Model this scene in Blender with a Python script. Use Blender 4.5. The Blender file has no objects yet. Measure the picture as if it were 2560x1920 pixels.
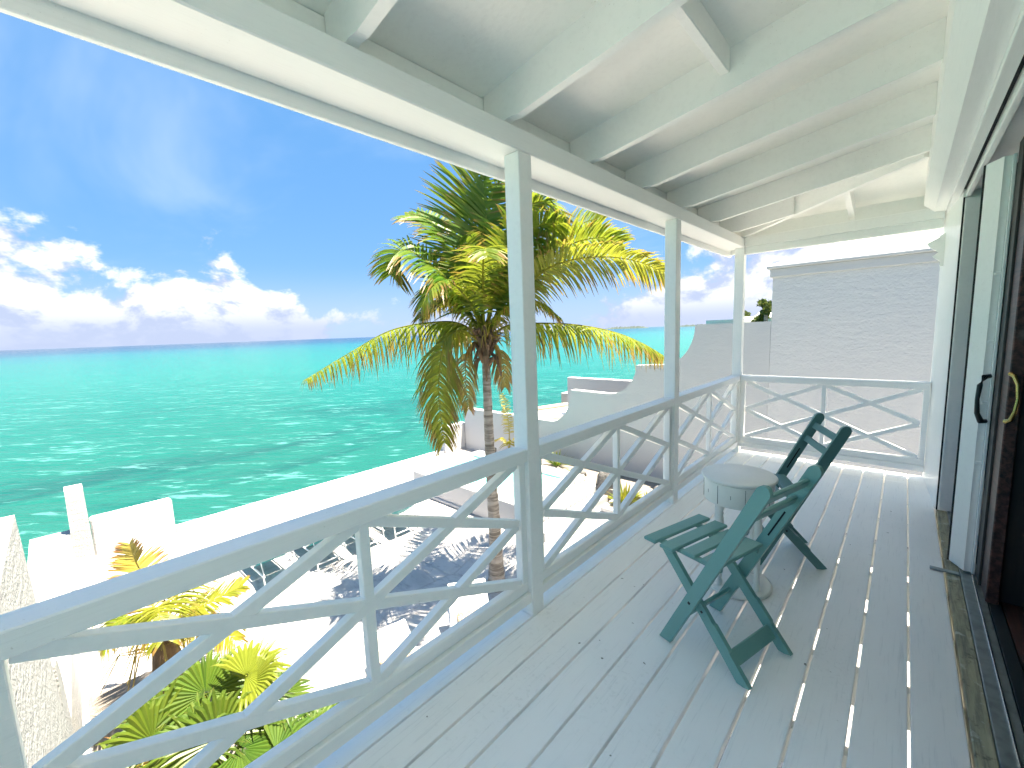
import bpy, math, random
from mathutils import Vector, Matrix
R = math.radians
sc = bpy.context.scene
col = sc.collection
# ------------------------------------------------------------------ camera, sky, sun, exposure
cam_d = bpy.data.cameras.new('camera'); cam = bpy.data.objects.new('camera', cam_d); col.objects.link(cam)
YAW, PITCH, ROLL = 0.7480, -0.1221, -0.0361
fw = Vector((-math.sin(YAW)*math.cos(PITCH), math.cos(YAW)*math.cos(PITCH), math.sin(PITCH)))
rt = Vector((math.cos(YAW), math.sin(YAW), 0)); up = rt.cross(fw)
c_, s_ = math.cos(ROLL), math.sin(ROLL)
r2 = c_*rt + s_*up; u2 = -s_*rt + c_*up
mw = Matrix((r2, u2, -fw)).transposed().to_4x4(); mw.translation = Vector((1.320, 0.0, 1.451))
cam.matrix_world = mw
cam_d.sensor_width = 36; cam_d.lens = 14.92; cam_d.clip_start = 0.02; cam_d.clip_end = 30000
sc.camera = cam
SUN = Vector((0.20, 0.15, 0.965)).normalized()
sun_d = bpy.data.lights.new('sun', 'SUN'); sun_d.energy = 5.0; sun_d.angle = R(0.53); sun_d.color = (1.0, 0.90, 0.73)
sun = bpy.data.objects.new('sun', sun_d); col.objects.link(sun)
sun.rotation_euler = (-SUN).to_track_quat('-Z', 'Y').to_euler(); sun.location = (0, 0, 30)
sc.view_settings.view_transform = 'Standard'; sc.view_settings.look = 'None'; sc.view_settings.gamma = 1
sc.view_settings.exposure = 2.28; sc.view_settings.use_curve_mapping = False
sc.render.engine = 'CYCLES'
sc.cycles.use_denoising = True
sc.cycles.max_bounces = 10; sc.cycles.diffuse_bounces = 9; sc.cycles.glossy_bounces = 3
sc.cycles.use_adaptive_sampling = True; sc.cycles.adaptive_threshold = 0.02
sc.cycles.use_light_tree = False
sc.cycles.transmission_bounces = 6; sc.cycles.transparent_max_bounces = 16
sc.cycles.caustics_reflective = False; sc.cycles.caustics_refractive = False
sc.cycles.sample_clamp_indirect = 20

class NT:
    """tiny node helper"""
    def __init__(s, tree): s.t = tree; s.n = tree.nodes; s.l = tree.links
    def add(s, typ, **kw):
        n = s.n.new(typ)
        for k, v in kw.items():
            if k.startswith('i_'):
                key = k[2:]; key = int(key) if key.isdigit() else key.replace('_', ' ')
                s.set(n.inputs[key], v)
            else: setattr(n, k, v)
        return n
    def set(s, inp, v):
        if isinstance(v, bpy.types.NodeSocket): s.l.new(v, inp)
        else: inp.default_value = v
    def m(s, op, a, b=None, c=None, clamp=False):
        n = s.n.new('ShaderNodeMath'); n.operation = op; n.use_clamp = clamp
        s.set(n.inputs[0], a)
        if b is not None: s.set(n.inputs[1], b)
        if c is not None: s.set(n.inputs[2], c)
        return n.outputs[0]
    def vm(s, op, a, b=None):
        n = s.n.new('ShaderNodeVectorMath'); n.operation = op
        s.set(n.inputs[0], a)
        if b is not None: s.set(n.inputs[1], b)
        return n.outputs[0] if op not in ('DOT_PRODUCT', 'LENGTH') else n.outputs['Value']
    def mix(s, f, a, b, blend='MIX'):
        n = s.n.new('ShaderNodeMix'); n.data_type = 'RGBA'; n.blend_type = blend; n.clamp_factor = True
        s.set(n.inputs[0], f); s.set(n.inputs[6], a if not isinstance(a, tuple) else (*a[:3], 1)); s.set(n.inputs[7], b if not isinstance(b, tuple) else (*b[:3], 1))
        return n.outputs[2]
    def ss(s, x, a, b, lo=0.0, hi=1.0):
        n = s.n.new('ShaderNodeMapRange'); n.interpolation_type = 'SMOOTHSTEP'
        s.set(n.inputs[0], x); s.set(n.inputs[1], a); s.set(n.inputs[2], b); s.set(n.inputs[3], lo); s.set(n.inputs[4], hi)
        return n.outputs[0]
    def noise(s, vec, scale, detail=4, rough=.55, dist=0.0):
        n = s.n.new('ShaderNodeTexNoise'); s.set(n.inputs['Vector'], vec); s.set(n.inputs['Scale'], scale)
        n.inputs['Detail'].default_value = detail; n.inputs['Roughness'].default_value = rough; n.inputs['Distortion'].default_value = dist
        return n.outputs[0]
    def mapping(s, vec, scale=(1, 1, 1), loc=(0, 0, 0), rot=(0, 0, 0)):
        n = s.n.new('ShaderNodeMapping'); s.set(n.inputs[0], vec)
        n.inputs['Location'].default_value = loc; n.inputs['Rotation'].default_value = rot; n.inputs['Scale'].default_value = scale
        return n.outputs[0]
    def ramp(s, f, stops):
        n = s.n.new('ShaderNodeValToRGB'); s.set(n.inputs[0], f); e = n.color_ramp.elements
        while len(e) < len(stops): e.new(.5)
        for x, (p, c) in zip(e, stops): x.position = p; x.color = (*c, 1)
        return n.outputs[0]

# world: physical sky with a thin bright veil and procedural cloud layers (a function of direction only)
wd = bpy.data.worlds.new('World'); sc.world = wd; wd.use_nodes = True
W = NT(wd.node_tree)
for n in list(W.n): W.n.remove(n)
sky = W.add('ShaderNodeTexSky', sky_type='NISHITA', sun_disc=False)
sky.sun_elevation = math.asin(SUN.z); sky.sun_rotation = math.atan2(SUN.x, SUN.y)
sky.air_density = 1.0; sky.dust_density = 1.0; sky.ozone_density = 1.0; sky.altitude = 0
d = W.add('ShaderNodeTexCoord').outputs['Generated']
dn = W.vm('NORMALIZE', d)
sx = W.add('ShaderNodeSeparateXYZ', i_0=dn)
e = sx.outputs[2]
az = W.vm('DOT_PRODUCT', dn, (0.80, 0.60, 0.0))          # along the coast
skyc = W.vm('MULTIPLY', sky.outputs[0], (0.12, 0.12, 0.12))
c0 = W.mix(0.60, skyc, (0.12, 0.42, 0.90))                 # thin even veil of high haze
# thin wisps on a flat cloud plane
den = W.m('ADD', W.m('MAXIMUM', e, 0.0), 0.20)
fl = W.vm('DIVIDE', dn, W.add('ShaderNodeCombineXYZ', i_0=den, i_1=den, i_2=den).outputs[0])
wi_v = W.mapping(fl, scale=(0.8, 1.5, 1.0), rot=(0, 0, R(-20)), loc=(1.3, .6, 0))
wi = W.m('MULTIPLY', W.ss(W.noise(wi_v, 0.9, 5, .55, .5), 0.50, 0.82), 0.34)
c1 = W.mix(wi, c0, (0.74, 0.85, 1.0))
hz = W.ss(e, 0.0, 0.16, 0.75, 0.0)
c2 = W.mix(hz, c1, (0.50, 0.63, 0.88))
# cumulus banks low over the horizon
cu_v = W.mapping(dn, scale=(1, 1, 1.55), loc=(6.6, 3.3, 7.7))
n_big = W.noise(cu_v, 2.0, 1, .5)
n_cu = W.noise(cu_v, 6.0, 6, .60, .2)
n_cu2 = W.noise(W.vm('ADD', cu_v, (0.0, 0.01, 0.05)), 6.0, 6, .60, .2)
cov = W.m('ADD', W.m('MULTIPLY', W.m('SUBTRACT', n_big, .5), 1.5), n_cu)
hgt = W.m('MULTIPLY', W.ss(e, 0.06, 0.46, 0.0, 0.72), W.ss(az, 0.0, 0.55, 1.0, 0.45))
side = W.ss(az, -0.22, 0.22, 0.0, 0.20)
low = W.ss(e, 0.03, 0.11, 0.13, 0.0)
dens = W.m('ADD', W.m('ADD', W.m('SUBTRACT', cov, hgt), side), low)
cu = W.ss(dens, 0.44, 0.54)
lit = W.ss(W.m('SUBTRACT', n_cu, n_cu2), -0.09, 0.05)
lit = W.m('MULTIPLY', lit, W.ss(e, 0.015, 0.085, .10, 1.0))
cu_col = W.mix(lit, (0.47, 0.54, 0.73), (1.0, 1.0, 1.0))
c3 = W.mix(W.m('MULTIPLY', cu, 0.93), c2, cu_col)
bg = W.add('ShaderNodeBackground', i_0=c3, i_1=0.275)
out = W.add('ShaderNodeOutputWorld', i_0=bg.outputs[0])

# ------------------------------------------------------------------ mesh helpers
class MB:
    def __init__(s): s.v = []; s.f = []; s.a = []
    def add(s, vs, fs, att=None):
        o = len(s.v); s.v += [tuple(p) for p in vs]; s.f += [tuple(i+o for i in f) for f in fs]
        s.a += att if att else [(0, 0, 0)]*len(vs)
        return s
    def obox(s, c, ax, h, ch=0.0):
        """oriented box: centre, three unit axes, half sizes, chamfer"""
        c = Vector(c); ax = [Vector(a) for a in ax]
        P = lambda a, b, d: c + ax[0]*a + ax[1]*b + ax[2]*d
        if ch <= 0:
            vs = [P(i*h[0], j*h[1], k*h[2]) for i in (-1, 1) for j in (-1, 1) for k in (-1, 1)]
            return s.add(vs, [(0,1,3,2),(4,6,7,5),(0,4,5,1),(2,3,7,6),(0,2,6,4),(1,5,7,3)])
        ch = min(ch, min(h)*.9); vs = []; idx = {}
        for i in (-1, 1):
            for j in (-1, 1):
                for k in (-1, 1):
                    for m in range(3):
                        q = [i*(h[0]-ch), j*(h[1]-ch), k*(h[2]-ch)]; q[m] = (i, j, k)[m]*h[m]
                        idx[(i, j, k, m)] = len(vs); vs.append(P(*q))
        fs = []
        for m in range(3):
            a, b = [x for x in range(3) if x != m]
            for sg in (-1, 1):
                q = []
                for (p, r) in ((-1, -1), (1, -1), (1, 1), (-1, 1)):
                    t = [0, 0, 0]; t[m] = sg; t[a] = p; t[b] = r; q.append(idx[(*t, m)])
                if (sg < 0) ^ (m == 1): q.reverse()
                fs.append(tuple(q))
        for m in range(3):                      # edges along axis m
            a, b = [x for x in range(3) if x != m]
            for p in (-1, 1):
                for r in (-1, 1):
                    t0 = [0, 0, 0]; t0[m] = -1; t0[a] = p; t0[b] = r; t1 = list(t0); t1[m] = 1
                    q = [idx[(*t0, a)], idx[(*t1, a)], idx[(*t1, b)], idx[(*t0, b)]]
                    n = (vs[q[1]]-vs[q[0]]).cross(vs[q[2]]-vs[q[0]])
                    if n.dot(ax[a]*p+ax[b]*r) < 0: q.reverse()
                    fs.append(tuple(q))
        for i in (-1, 1):
            for j in (-1, 1):
                for k in (-1, 1):
                    q = [idx[(i, j, k, m)] for m in range(3)]
                    n = (vs[q[1]]-vs[q[0]]).cross(vs[q[2]]-vs[q[0]])
                    if n.dot(ax[0]*i+ax[1]*j+ax[2]*k) < 0: q.reverse()
                    fs.append(tuple(q))
        return s.add(vs, fs)
    def box(s, x0, x1, y0, y1, z0, z1, ch=0.0):
        return s.obox(((x0+x1)/2, (y0+y1)/2, (z0+z1)/2), ((1,0,0),(0,1,0),(0,0,1)), ((x1-x0)/2, (y1-y0)/2, (z1-z0)/2), ch)
    def bar(s, p, q, w, h, side=(1,0,0), ch=0.0, ext=0.0):
        """bar from p to q; w = size along 'side', h = size across both"""
        p, q = Vector(p), Vector(q); t = (q-p).normalized(); sd = Vector(side); sd = (sd - t*sd.dot(t)).normalized(); n = t.cross(sd)
        L = (q-p).length/2 + ext
        return s.obox((p+q)/2, (t, sd, n), (L, w/2, h/2), ch)
    def prism(s, poly, y0, y1, axes='xz', flip=False):
        """polygon in (x,z) (or xy / yz) extruded along the remaining axis"""
        n = len(poly)
        def P(a, b, t):
            return (a, t, b) if axes == 'xz' else ((a, b, t) if axes == 'xy' else (t, a, b))
        vs = [P(a, b, y0) for a, b in poly] + [P(a, b, y1) for a, b in poly]
        fs = [tuple(range(n)), tuple(range(2*n-1, n-1, -1))] + [(i, i+n, (i+1) % n + n, (i+1) % n) for i in range(n)]
        return s.add(vs, fs)
    def lathe(s, prof, c=(0,0,0), n=20, cap=True):
        vs = []; fs = []
        for r, z in prof:
            for i in range(n):
                a = 2*math.pi*i/n; vs.append((c[0]+r*math.cos(a), c[1]+r*math.sin(a), c[2]+z))
        for k in range(len(prof)-1):
            for i in range(n):
                j = (i+1) % n; fs.append((k*n+i, k*n+j, (k+1)*n+j, (k+1)*n+i))
        if cap: fs += [tuple(range(n-1, -1, -1)), tuple((len(prof)-1)*n+i for i in range(n))]
        return s.add(vs, fs)
    def tube(s, path, rad, n=8, att=(0,0,0)):
        path = [Vector(p) for p in path]; vs = []; fs = []
        rad = rad if isinstance(rad, (list, tuple)) else [rad]*len(path)
        ref = Vector((0.31, 0.22, 0.92))
        for k, p in enumerate(path):
            t = (path[min(k+1, len(path)-1)]-path[max(k-1, 0)]).normalized()
            a = t.cross(ref)
            if a.length < 1e-3: a = t.cross(Vector((1,0,0)))
            a.normalize(); b = t.cross(a)
            for i in range(n):
                an = 2*math.pi*i/n; vs.append(p + (a*math.cos(an)+b*math.sin(an))*rad[k])
        for k in range(len(path)-1):
            for i in range(n):
                j = (i+1) % n; fs.append((k*n+i, k*n+j, (k+1)*n+j, (k+1)*n+i))
        fs += [tuple(range(n-1, -1, -1)), tuple((len(path)-1)*n+i for i in range(n))]
        return s.add(vs, fs, [att]*len(vs))
    def build(s, name, mat, parent=None, smooth=False, tint=False, loc=None):
        me = bpy.data.meshes.new(name); me.from_pydata(s.v, [], s.f); me.update()
        if smooth:
            for p in me.polygons: p.use_smooth = True
            try: me.set_sharp_from_angle(angle=R(50))
            except Exception: pass
        if tint:
            at = me.attributes.new('tint', 'FLOAT_COLOR', 'POINT')
            for i, q in enumerate(s.a): at.data[i].color = (*q, 1)
        me.materials.append(M[mat])
        o = bpy.data.objects.new(name, me); col.objects.link(o)
        if parent: o.parent = parent
        if loc: o.location = loc
        return o
def tag(o, label, cat, group=None):
    o['label'] = label; o['category'] = cat
    if group: o['group'] = group
    return o
def struct(o): o['kind'] = 'structure'; return o
def empty(name, loc=(0,0,0), rz=0.0):
    o = bpy.data.objects.new(name, None); col.objects.link(o); o.location = loc; o.rotation_euler = (0, 0, rz); return o
def copy_tree(o, parent=None):
    c = o.copy(); col.objects.link(c)
    if parent: c.parent = parent
    for ch in list(o.children): copy_tree(ch, c)
    return c

# ------------------------------------------------------------------ materials
M = {}
def new_mat(name):
    m = bpy.data.materials.new(name); m.use_nodes = True; t = NT(m.node_tree)
    b = t.n['Principled BSDF']; M[name] = m
    return m, t, b
def setb(t, b, **kw):
    for k, v in kw.items(): t.set(b.inputs[k.replace('_', ' ')], v)
def objco(t, rnd=True):
    tc = t.add('ShaderNodeTexCoord').outputs['Object']
    if not rnd: return tc
    r = t.add('ShaderNodeObjectInfo').outputs['Random']
    off = t.m('MULTIPLY', r, 37.0)
    return t.vm('ADD', tc, t.add('ShaderNodeCombineXYZ', i_0=off, i_1=off, i_2=off).outputs[0])
def bump(t, b, h, strength=.3, dist=.01):
    n = t.add('ShaderNodeBump', i_Height=h); n.inputs['Strength'].default_value = strength; n.inputs['Distance'].default_value = dist
    t.l.new(n.outputs[0], b.inputs['Normal'])

def paint(name, base, dirt=(.45,.43,.38), rough=.42, grain=(1,1,1), amt=.35, bmp=.25):
    m, t, b = new_mat(name); c = objco(t)
    n1 = t.noise(c, 1.7, 3, .6); n2 = t.noise(t.mapping(c, scale=grain), 38, 2, .6); n3 = t.noise(c, 150, 0, .5)
    spot = t.m('MULTIPLY', t.ss(n3, .79, .84), t.ss(n1, .50, .64))
    k = t.m('MULTIPLY', t.ss(n1, .48, .80), amt)
    cc = t.mix(k, base, tuple(x*.86 for x in base))
    cc = t.mix(t.m('MULTIPLY', t.ss(n2, .45, .75), .10), cc, tuple(x*.7 for x in base))
    cc = t.mix(t.m('MULTIPLY', spot, .5), cc, dirt)
    setb(t, b, Base_Color=cc, Roughness=t.m('ADD', t.m('MULTIPLY', n1, .2), rough-.1))
    b.inputs['Specular IOR Level'].default_value = .35
    bump(t, b, n2, bmp, .003)
    return m
paint('white_paint', (.90, .90, .88), grain=(1, 1, 1))
paint('white_paint_y', (.90, .90, .88), grain=(6, .25, 6))
paint('ceiling_paint', (.90, .90, .87), amt=.5, bmp=.3)
paint('old_white', (.88, .87, .82), amt=.4, dirt=(.30, .28, .24))
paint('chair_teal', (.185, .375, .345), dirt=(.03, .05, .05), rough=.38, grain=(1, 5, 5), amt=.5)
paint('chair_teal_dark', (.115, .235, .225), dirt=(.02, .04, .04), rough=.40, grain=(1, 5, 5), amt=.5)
paint('door_white', (.90, .90, .88), amt=.3)

m, t, b = new_mat('deck_paint'); c = objco(t)
g = t.noise(t.mapping(c, scale=(14, .55, 1)), 9, 3, .62); big = t.noise(c, 1.1, 4, .65); fine = t.noise(c, 55, 1, .6); scr = t.noise(t.mapping(c, scale=(30, 1.2, 1)), 3.2, 2, .7)
cc = t.mix(t.m('MULTIPLY', t.ss(big, .40, .72), .55), (.925, .925, .915), (.86, .865, .86))
cc = t.mix(t.m('MULTIPLY', t.ss(g, .55, .78), .30), cc, (.50, .53, .54))
wear = t.m('MULTIPLY', t.ss(big, .52, .66), t.ss(fine, .56, .72))
cc = t.mix(t.m('MULTIPLY', wear, .16), cc, (.50, .51, .50))
cc = t.mix(t.m('MULTIPLY', t.ss(scr, .70, .80), .28), cc, (.45, .47, .48))
chip = t.m('MULTIPLY', t.ss(t.noise(c, 34, 1, .5), .775, .80), t.ss(big, .50, .58))
cc = t.mix(t.m('MULTIPLY', chip, .85), cc, (.10, .09, .08))
setb(t, b, Base_Color=cc, Roughness=t.m('ADD', t.m('MULTIPLY', big, .35), .22)); b.inputs['Specular IOR Level'].default_value = .45
bump(t, b, g, .22, .004)

def stucco(name, base, scale=26, bmp=.5, dirt=.25):
    m, t, b = new_mat(name); c = objco(t, False)
    n1 = t.noise(c, scale, 2, .62); n2 = t.noise(c, .7, 3, .6); n3 = t.noise(t.mapping(c, scale=(1, 1, 3.2)), 3.2, 4, .65, .5)
    cc = t.mix(t.m('MULTIPLY', t.ss(n2, .5, .8), dirt), base, tuple(x*.82 for x in base))
    cc = t.mix(t.m('MULTIPLY', t.ss(n3, .60, .78), .20), cc, tuple(x*.68 for x in base))
    setb(t, b, Base_Color=cc, Roughness=.85); b.inputs['Specular IOR Level'].default_value = .2
    bump(t, b, t.m('ADD', n1, t.m('MULTIPLY', n3, 1.5)), bmp, .025)
stucco('stucco', (.50, .505, .515)); stucco('stucco_rough', (.42, .42, .415), 40, .5, .3)
stucco('stucco_fine', (.45, .455, .465), 50, .25, .15)
stucco('roof_white', (.84, .84, .84), 12, .2, .12)

m, t, b = new_mat('terrace'); c = objco(t, False)
v = t.noise(c, .9, 4, .62, 1.2); v2 = t.noise(t.mapping(c, rot=(0, 0, .7), scale=(1, 2.4, 1)), 2.6, 4, .66, 1.6); f = t.noise(c, 30, 1, .6)
cc = t.mix(t.ss(v, .35, .68), (.50, .475, .46), (.39, .37, .362))
cc = t.mix(t.m('MULTIPLY', t.ss(v2, .50, .70), .5), cc, (.20, .193, .195))
cc = t.mix(t.m('MULTIPLY', t.ss(f, .55, .75), .2), cc, (.40, .37, .36))
vo = t.add('ShaderNodeTexVoronoi', feature='DISTANCE_TO_EDGE', i_Vector=t.mapping(c, rot=(0, 0, .5), scale=(1, .7, .01))); vo.inputs['Scale'].default_value = 1.15
jt = t.ss(vo.outputs['Distance'], .035, .008)
cc = t.mix(t.m('MULTIPLY', jt, .3), cc, (.24, .225, .215))
setb(t, b, Base_Color=cc, Roughness=.75); bump(t, b, t.m('SUBTRACT', t.m('ADD', v2, t.m('MULTIPLY', f, .3)), t.m('MULTIPLY', jt, .8)), .4, .02)

m, t, b = new_mat('soil'); c = objco(t, False)
n1 = t.noise(c, 14, 6, .7); setb(t, b, Base_Color=t.mix(n1, (.10, .085, .07), (.36, .32, .28)), Roughness=.95); bump(t, b, n1, .8, .05)
m, t, b = new_mat('rock'); c = objco(t)
n1 = t.noise(c, 7, 7, .7, .4); setb(t, b, Base_Color=t.mix(t.ss(n1, .35, .7), (.035, .035, .035), (.24, .23, .22)), Roughness=.85); bump(t, b, n1, .9, .06)

# sea: colour by depth of the water over the sand (distance offshore), patches of weed, wind waves
m, t, b = new_mat('sea_water'); pos = t.add('ShaderNodeNewGeometry').outputs['Position']
sp = t.add('ShaderNodeSeparateXYZ', i_0=pos)
rel = t.vm('SUBTRACT', pos, (1.3, 0.0, 0.0))
dist = t.vm('LENGTH', rel)
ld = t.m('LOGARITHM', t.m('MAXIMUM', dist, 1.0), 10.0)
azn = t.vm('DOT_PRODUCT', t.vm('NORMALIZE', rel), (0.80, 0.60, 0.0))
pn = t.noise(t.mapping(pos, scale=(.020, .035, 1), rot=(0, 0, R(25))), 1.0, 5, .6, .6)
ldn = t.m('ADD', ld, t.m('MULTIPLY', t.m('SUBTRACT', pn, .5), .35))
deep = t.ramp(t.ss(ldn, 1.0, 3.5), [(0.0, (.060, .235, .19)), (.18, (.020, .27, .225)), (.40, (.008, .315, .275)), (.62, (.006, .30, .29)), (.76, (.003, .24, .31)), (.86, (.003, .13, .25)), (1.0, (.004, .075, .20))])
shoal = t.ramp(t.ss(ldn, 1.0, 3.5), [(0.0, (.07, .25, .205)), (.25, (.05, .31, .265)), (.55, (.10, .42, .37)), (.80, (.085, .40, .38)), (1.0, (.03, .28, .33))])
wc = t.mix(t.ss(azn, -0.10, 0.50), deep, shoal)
weed = t.noise(t.mapping(pos, scale=(.10, .045, 1), rot=(0, 0, R(-20)), loc=(.3, .1, 0)), 1.0, 5, .6, .8)
wk = t.m('MULTIPLY', t.ss(weed, .52, .66), t.ss(dist, 16, 30))
wk = t.m('MULTIPLY', wk, t.ss(dist, 34, 75, 1.0, 0.0))
wc = t.mix(t.m('MULTIPLY', wk, .75), wc, (.022, .135, .135))
sd = (.733, .68)
wv = t.mapping(pos, rot=(0, 0, -math.atan2(sd[1], sd[0])))
w1 = t.noise(t.mapping(wv, scale=(.20, .85, 1)), 1.0, 4, .6, .4)
w2 = t.noise(t.mapping(wv, scale=(.75, 3.0, 1)), 1.0, 4, .62, .5)
w3 = t.noise(t.mapping(wv, scale=(2.2, 6.0, 1)), 1.0, 3, .6)
crest = t.m('MULTIPLY', t.ss(t.m('ADD', t.m('MULTIPLY', w1, .45), t.m('MULTIPLY', w2, .55)), .53, .66), .66)
wc = t.mix(t.m('MULTIPLY', crest, t.ss(dist, 25, 260, 1.0, .06)), wc, (.46, .78, .74))
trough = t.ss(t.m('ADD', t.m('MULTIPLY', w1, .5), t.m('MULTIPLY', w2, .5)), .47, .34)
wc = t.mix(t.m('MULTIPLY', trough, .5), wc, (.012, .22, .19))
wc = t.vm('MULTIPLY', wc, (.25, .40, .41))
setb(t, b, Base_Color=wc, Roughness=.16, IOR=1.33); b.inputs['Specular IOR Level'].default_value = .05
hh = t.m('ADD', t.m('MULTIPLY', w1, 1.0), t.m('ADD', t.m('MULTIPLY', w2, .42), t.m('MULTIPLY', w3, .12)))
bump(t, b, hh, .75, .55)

m, t, b = new_mat('pool_water'); c = objco(t, False)
n1 = t.noise(c, 3.0, 3, .5, 1.0)
vo = t.add('ShaderNodeTexVoronoi', feature='DISTANCE_TO_EDGE', i_Vector=t.vm('ADD', c, t.vm('MULTIPLY', t.add('ShaderNodeTexNoise', i_Scale=2.0, i_Vector=c).outputs['Color'], (.5, .5, 0)))); vo.inputs['Scale'].default_value = 2.6
ca = t.ss(vo.outputs['Distance'], .10, .0)
cc = t.mix(t.m('MULTIPLY', ca, .6), (.20, .55, .48), (.45, .78, .70))
setb(t, b, Base_Color=cc, Roughness=.05, IOR=1.33); bump(t, b, n1, .25, .05)
m, t, b = new_mat('step_tile'); c = objco(t, False)
ck = t.add('ShaderNodeTexChecker', i_Vector=c, i_Scale=11.0); ck.inputs[1].default_value = (.62, .62, .60, 1); ck.inputs[2].default_value = (.20, .21, .22, 1)
setb(t, b, Base_Color=ck.outputs[0], Roughness=.4)

def leafmat(name, g1, g2, yel, tip, transl=.35):
    m = bpy.data.materials.new(name); m.use_nodes = True; t = NT(m.node_tree); M[name] = m
    b = t.n['Principled BSDF']; at = t.add('ShaderNodeAttribute', attribute_name='tint').outputs['Color']
    s = t.add('ShaderNodeSeparateColor', i_0=at)
    cc = t.mix(s.outputs[1], g1, g2)
    cc = t.mix(s.outputs[2], cc, yel)
    cc = t.mix(t.ss(s.outputs[0], .72, 1.0), cc, tip)
    setb(t, b, Base_Color=cc, Roughness=.42); b.inputs['Specular IOR Level'].default_value = .5
    tr = t.add('ShaderNodeBsdfTranslucent', i_0=t.mix(.35, cc, yel)); mx = t.add('ShaderNodeMixShader', i_0=transl, i_1=b.outputs[0], i_2=tr.outputs[0])
    t.l.new(mx.outputs[0], t.n['Material Output'].inputs[0])
leafmat('palm_leaf', (.045, .14, .012), (.13, .26, .016), (.36, .33, .03), (.28, .16, .05), .5)
leafmat('fan_leaf', (.024, .075, .010), (.065, .14, .015), (.22, .25, .02), (.17, .18, .04))
leafmat('dry_leaf', (.28, .24, .06), (.36, .22, .07), (.42, .34, .07), (.36, .17, .06))
leafmat('hedge_leaf', (.03, .07, .015), (.08, .15, .025), (.2, .2, .04), (.06, .1, .02), .25)
m, t, b = new_mat('palm_bark'); c = objco(t, False)
rg = t.noise(t.mapping(c, scale=(1.5, 1.5, 16)), 1.0, 4, .6, .7); n2 = t.noise(t.mapping(c, scale=(9, 9, 2)), 2, 5, .7)
cc = t.mix(t.ss(rg, .38, .62), (.13, .11, .09), (.42, .38, .34)); cc = t.mix(t.m('MULTIPLY', n2, .5), cc, (.30, .27, .23))
setb(t, b, Base_Color=cc, Roughness=.9); bump(t, b, t.m('ADD', rg, t.m('MULTIPLY', n2, .5)), .9, .03)
m, t, b = new_mat('palm_fibre'); c = objco(t, False)
n1 = t.noise(t.mapping(c, scale=(8, 8, 2)), 3, 5, .7); setb(t, b, Base_Color=t.mix(n1, (.05, .03, .02), (.30, .20, .12)), Roughness=.95); bump(t, b, n1, .8, .03)

def plain(name, base, rough=.5, metal=0.0, n=(.12, 12)):
    m, t, b = new_mat(name); c = objco(t)
    k = t.noise(c, n[1], 5, .6)
    setb(t, b, Base_Color=t.mix(t.m('MULTIPLY', t.ss(k, .35, .75), n[0]*4), base, tuple(x*.6 for x in base)), Roughness=rough, Metallic=metal)
    bump(t, b, k, .15, .003)
plain('lounger_frame', (.80, .81, .81), .35); plain('sling_teal', (.03, .28, .31), .6); plain('sling_beige', (.74, .71, .62), .7)
plain('black_metal', (.025, .027, .028), .35); plain('dark_gap', (.012, .013, .013), .8); plain('brass', (.62, .47, .17), .25, 1.0)
plain('aluminium', (.36, .40, .40), .35, .6, (.2, 20)); plain('steel_rail', (.80, .80, .78), .18, 1.0)
plain('tan_stone', (.50, .40, .29), .8); plain('far_green', (.045, .075, .03), .9, 0, (.2, 3)); plain('far_wall', (.74, .74, .72), .8); plain('far_glass', (.05, .07, .08), .2)
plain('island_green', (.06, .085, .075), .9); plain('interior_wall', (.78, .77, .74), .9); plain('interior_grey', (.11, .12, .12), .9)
m, t, b = new_mat('sill_wood'); c = objco(t, False)
n1 = t.noise(t.mapping(c, scale=(20, 1.6, 1)), 3.0, 6, .68, .4); n2 = t.noise(c, 11, 5, .7)
cc = t.mix(t.ss(n1, .35, .7), (.42, .40, .27), (.20, .20, .16)); cc = t.mix(t.ss(n2, .56, .70), cc, (.09, .09, .075)); cc = t.mix(t.ss(n2, .44, .34), cc, (.52, .52, .44))
setb(t, b, Base_Color=cc, Roughness=.75); bump(t, b, n1, .5, .006)
m, t, b = new_mat('dark_wood'); c = objco(t, False)
n1 = t.noise(t.mapping(c, scale=(22, 1.0, 22)), 2.2, 6, .65, .5); n2 = t.noise(c, 9, 4, .6)
cc = t.mix(t.ss(n1, .35, .68), (.030, .014, .012), (.115, .048, .038)); cc = t.mix(t.m('MULTIPLY', t.ss(n2, .6, .75), .5), cc, (.20, .15, .13))
setb(t, b, Base_Color=cc, Roughness=.42); bump(t, b, n1, .3, .003)
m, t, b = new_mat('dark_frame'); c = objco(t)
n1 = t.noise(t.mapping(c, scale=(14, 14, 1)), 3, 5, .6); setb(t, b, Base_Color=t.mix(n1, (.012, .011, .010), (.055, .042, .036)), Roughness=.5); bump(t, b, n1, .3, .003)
m, t, b = new_mat('glass'); setb(t, b, Base_Color=(.16, .19, .19, 1), Roughness=.04); b.inputs['Transmission Weight'].default_value = .75
m, t, b = new_mat('woven'); c = objco(t, False)
vo = t.add('ShaderNodeTexVoronoi', i_Vector=c); vo.inputs['Scale'].default_value = 55
cc = t.mix(t.ss(vo.outputs['Distance'], .25, .6), (.72, .62, .46), (.38, .24, .14)); setb(t, b, Base_Color=cc, Roughness=.9); bump(t, b, vo.outputs['Distance'], .6, .01)
m, t, b = new_mat('stripe'); c = objco(t, False); s0 = t.add('ShaderNodeSeparateXYZ', i_0=c)
k = t.m('GREATER_THAN', t.m('FRACT', t.m('MULTIPLY', s0.outputs[0], 6.5)), .5)
setb(t, b, Base_Color=t.mix(k, (.78, .77, .72), (.10, .13, .26)), Roughness=.85)
m, t, b = new_mat('stripe_dark'); c = objco(t, False); s0 = t.add('ShaderNodeSeparateXYZ', i_0=c)
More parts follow.
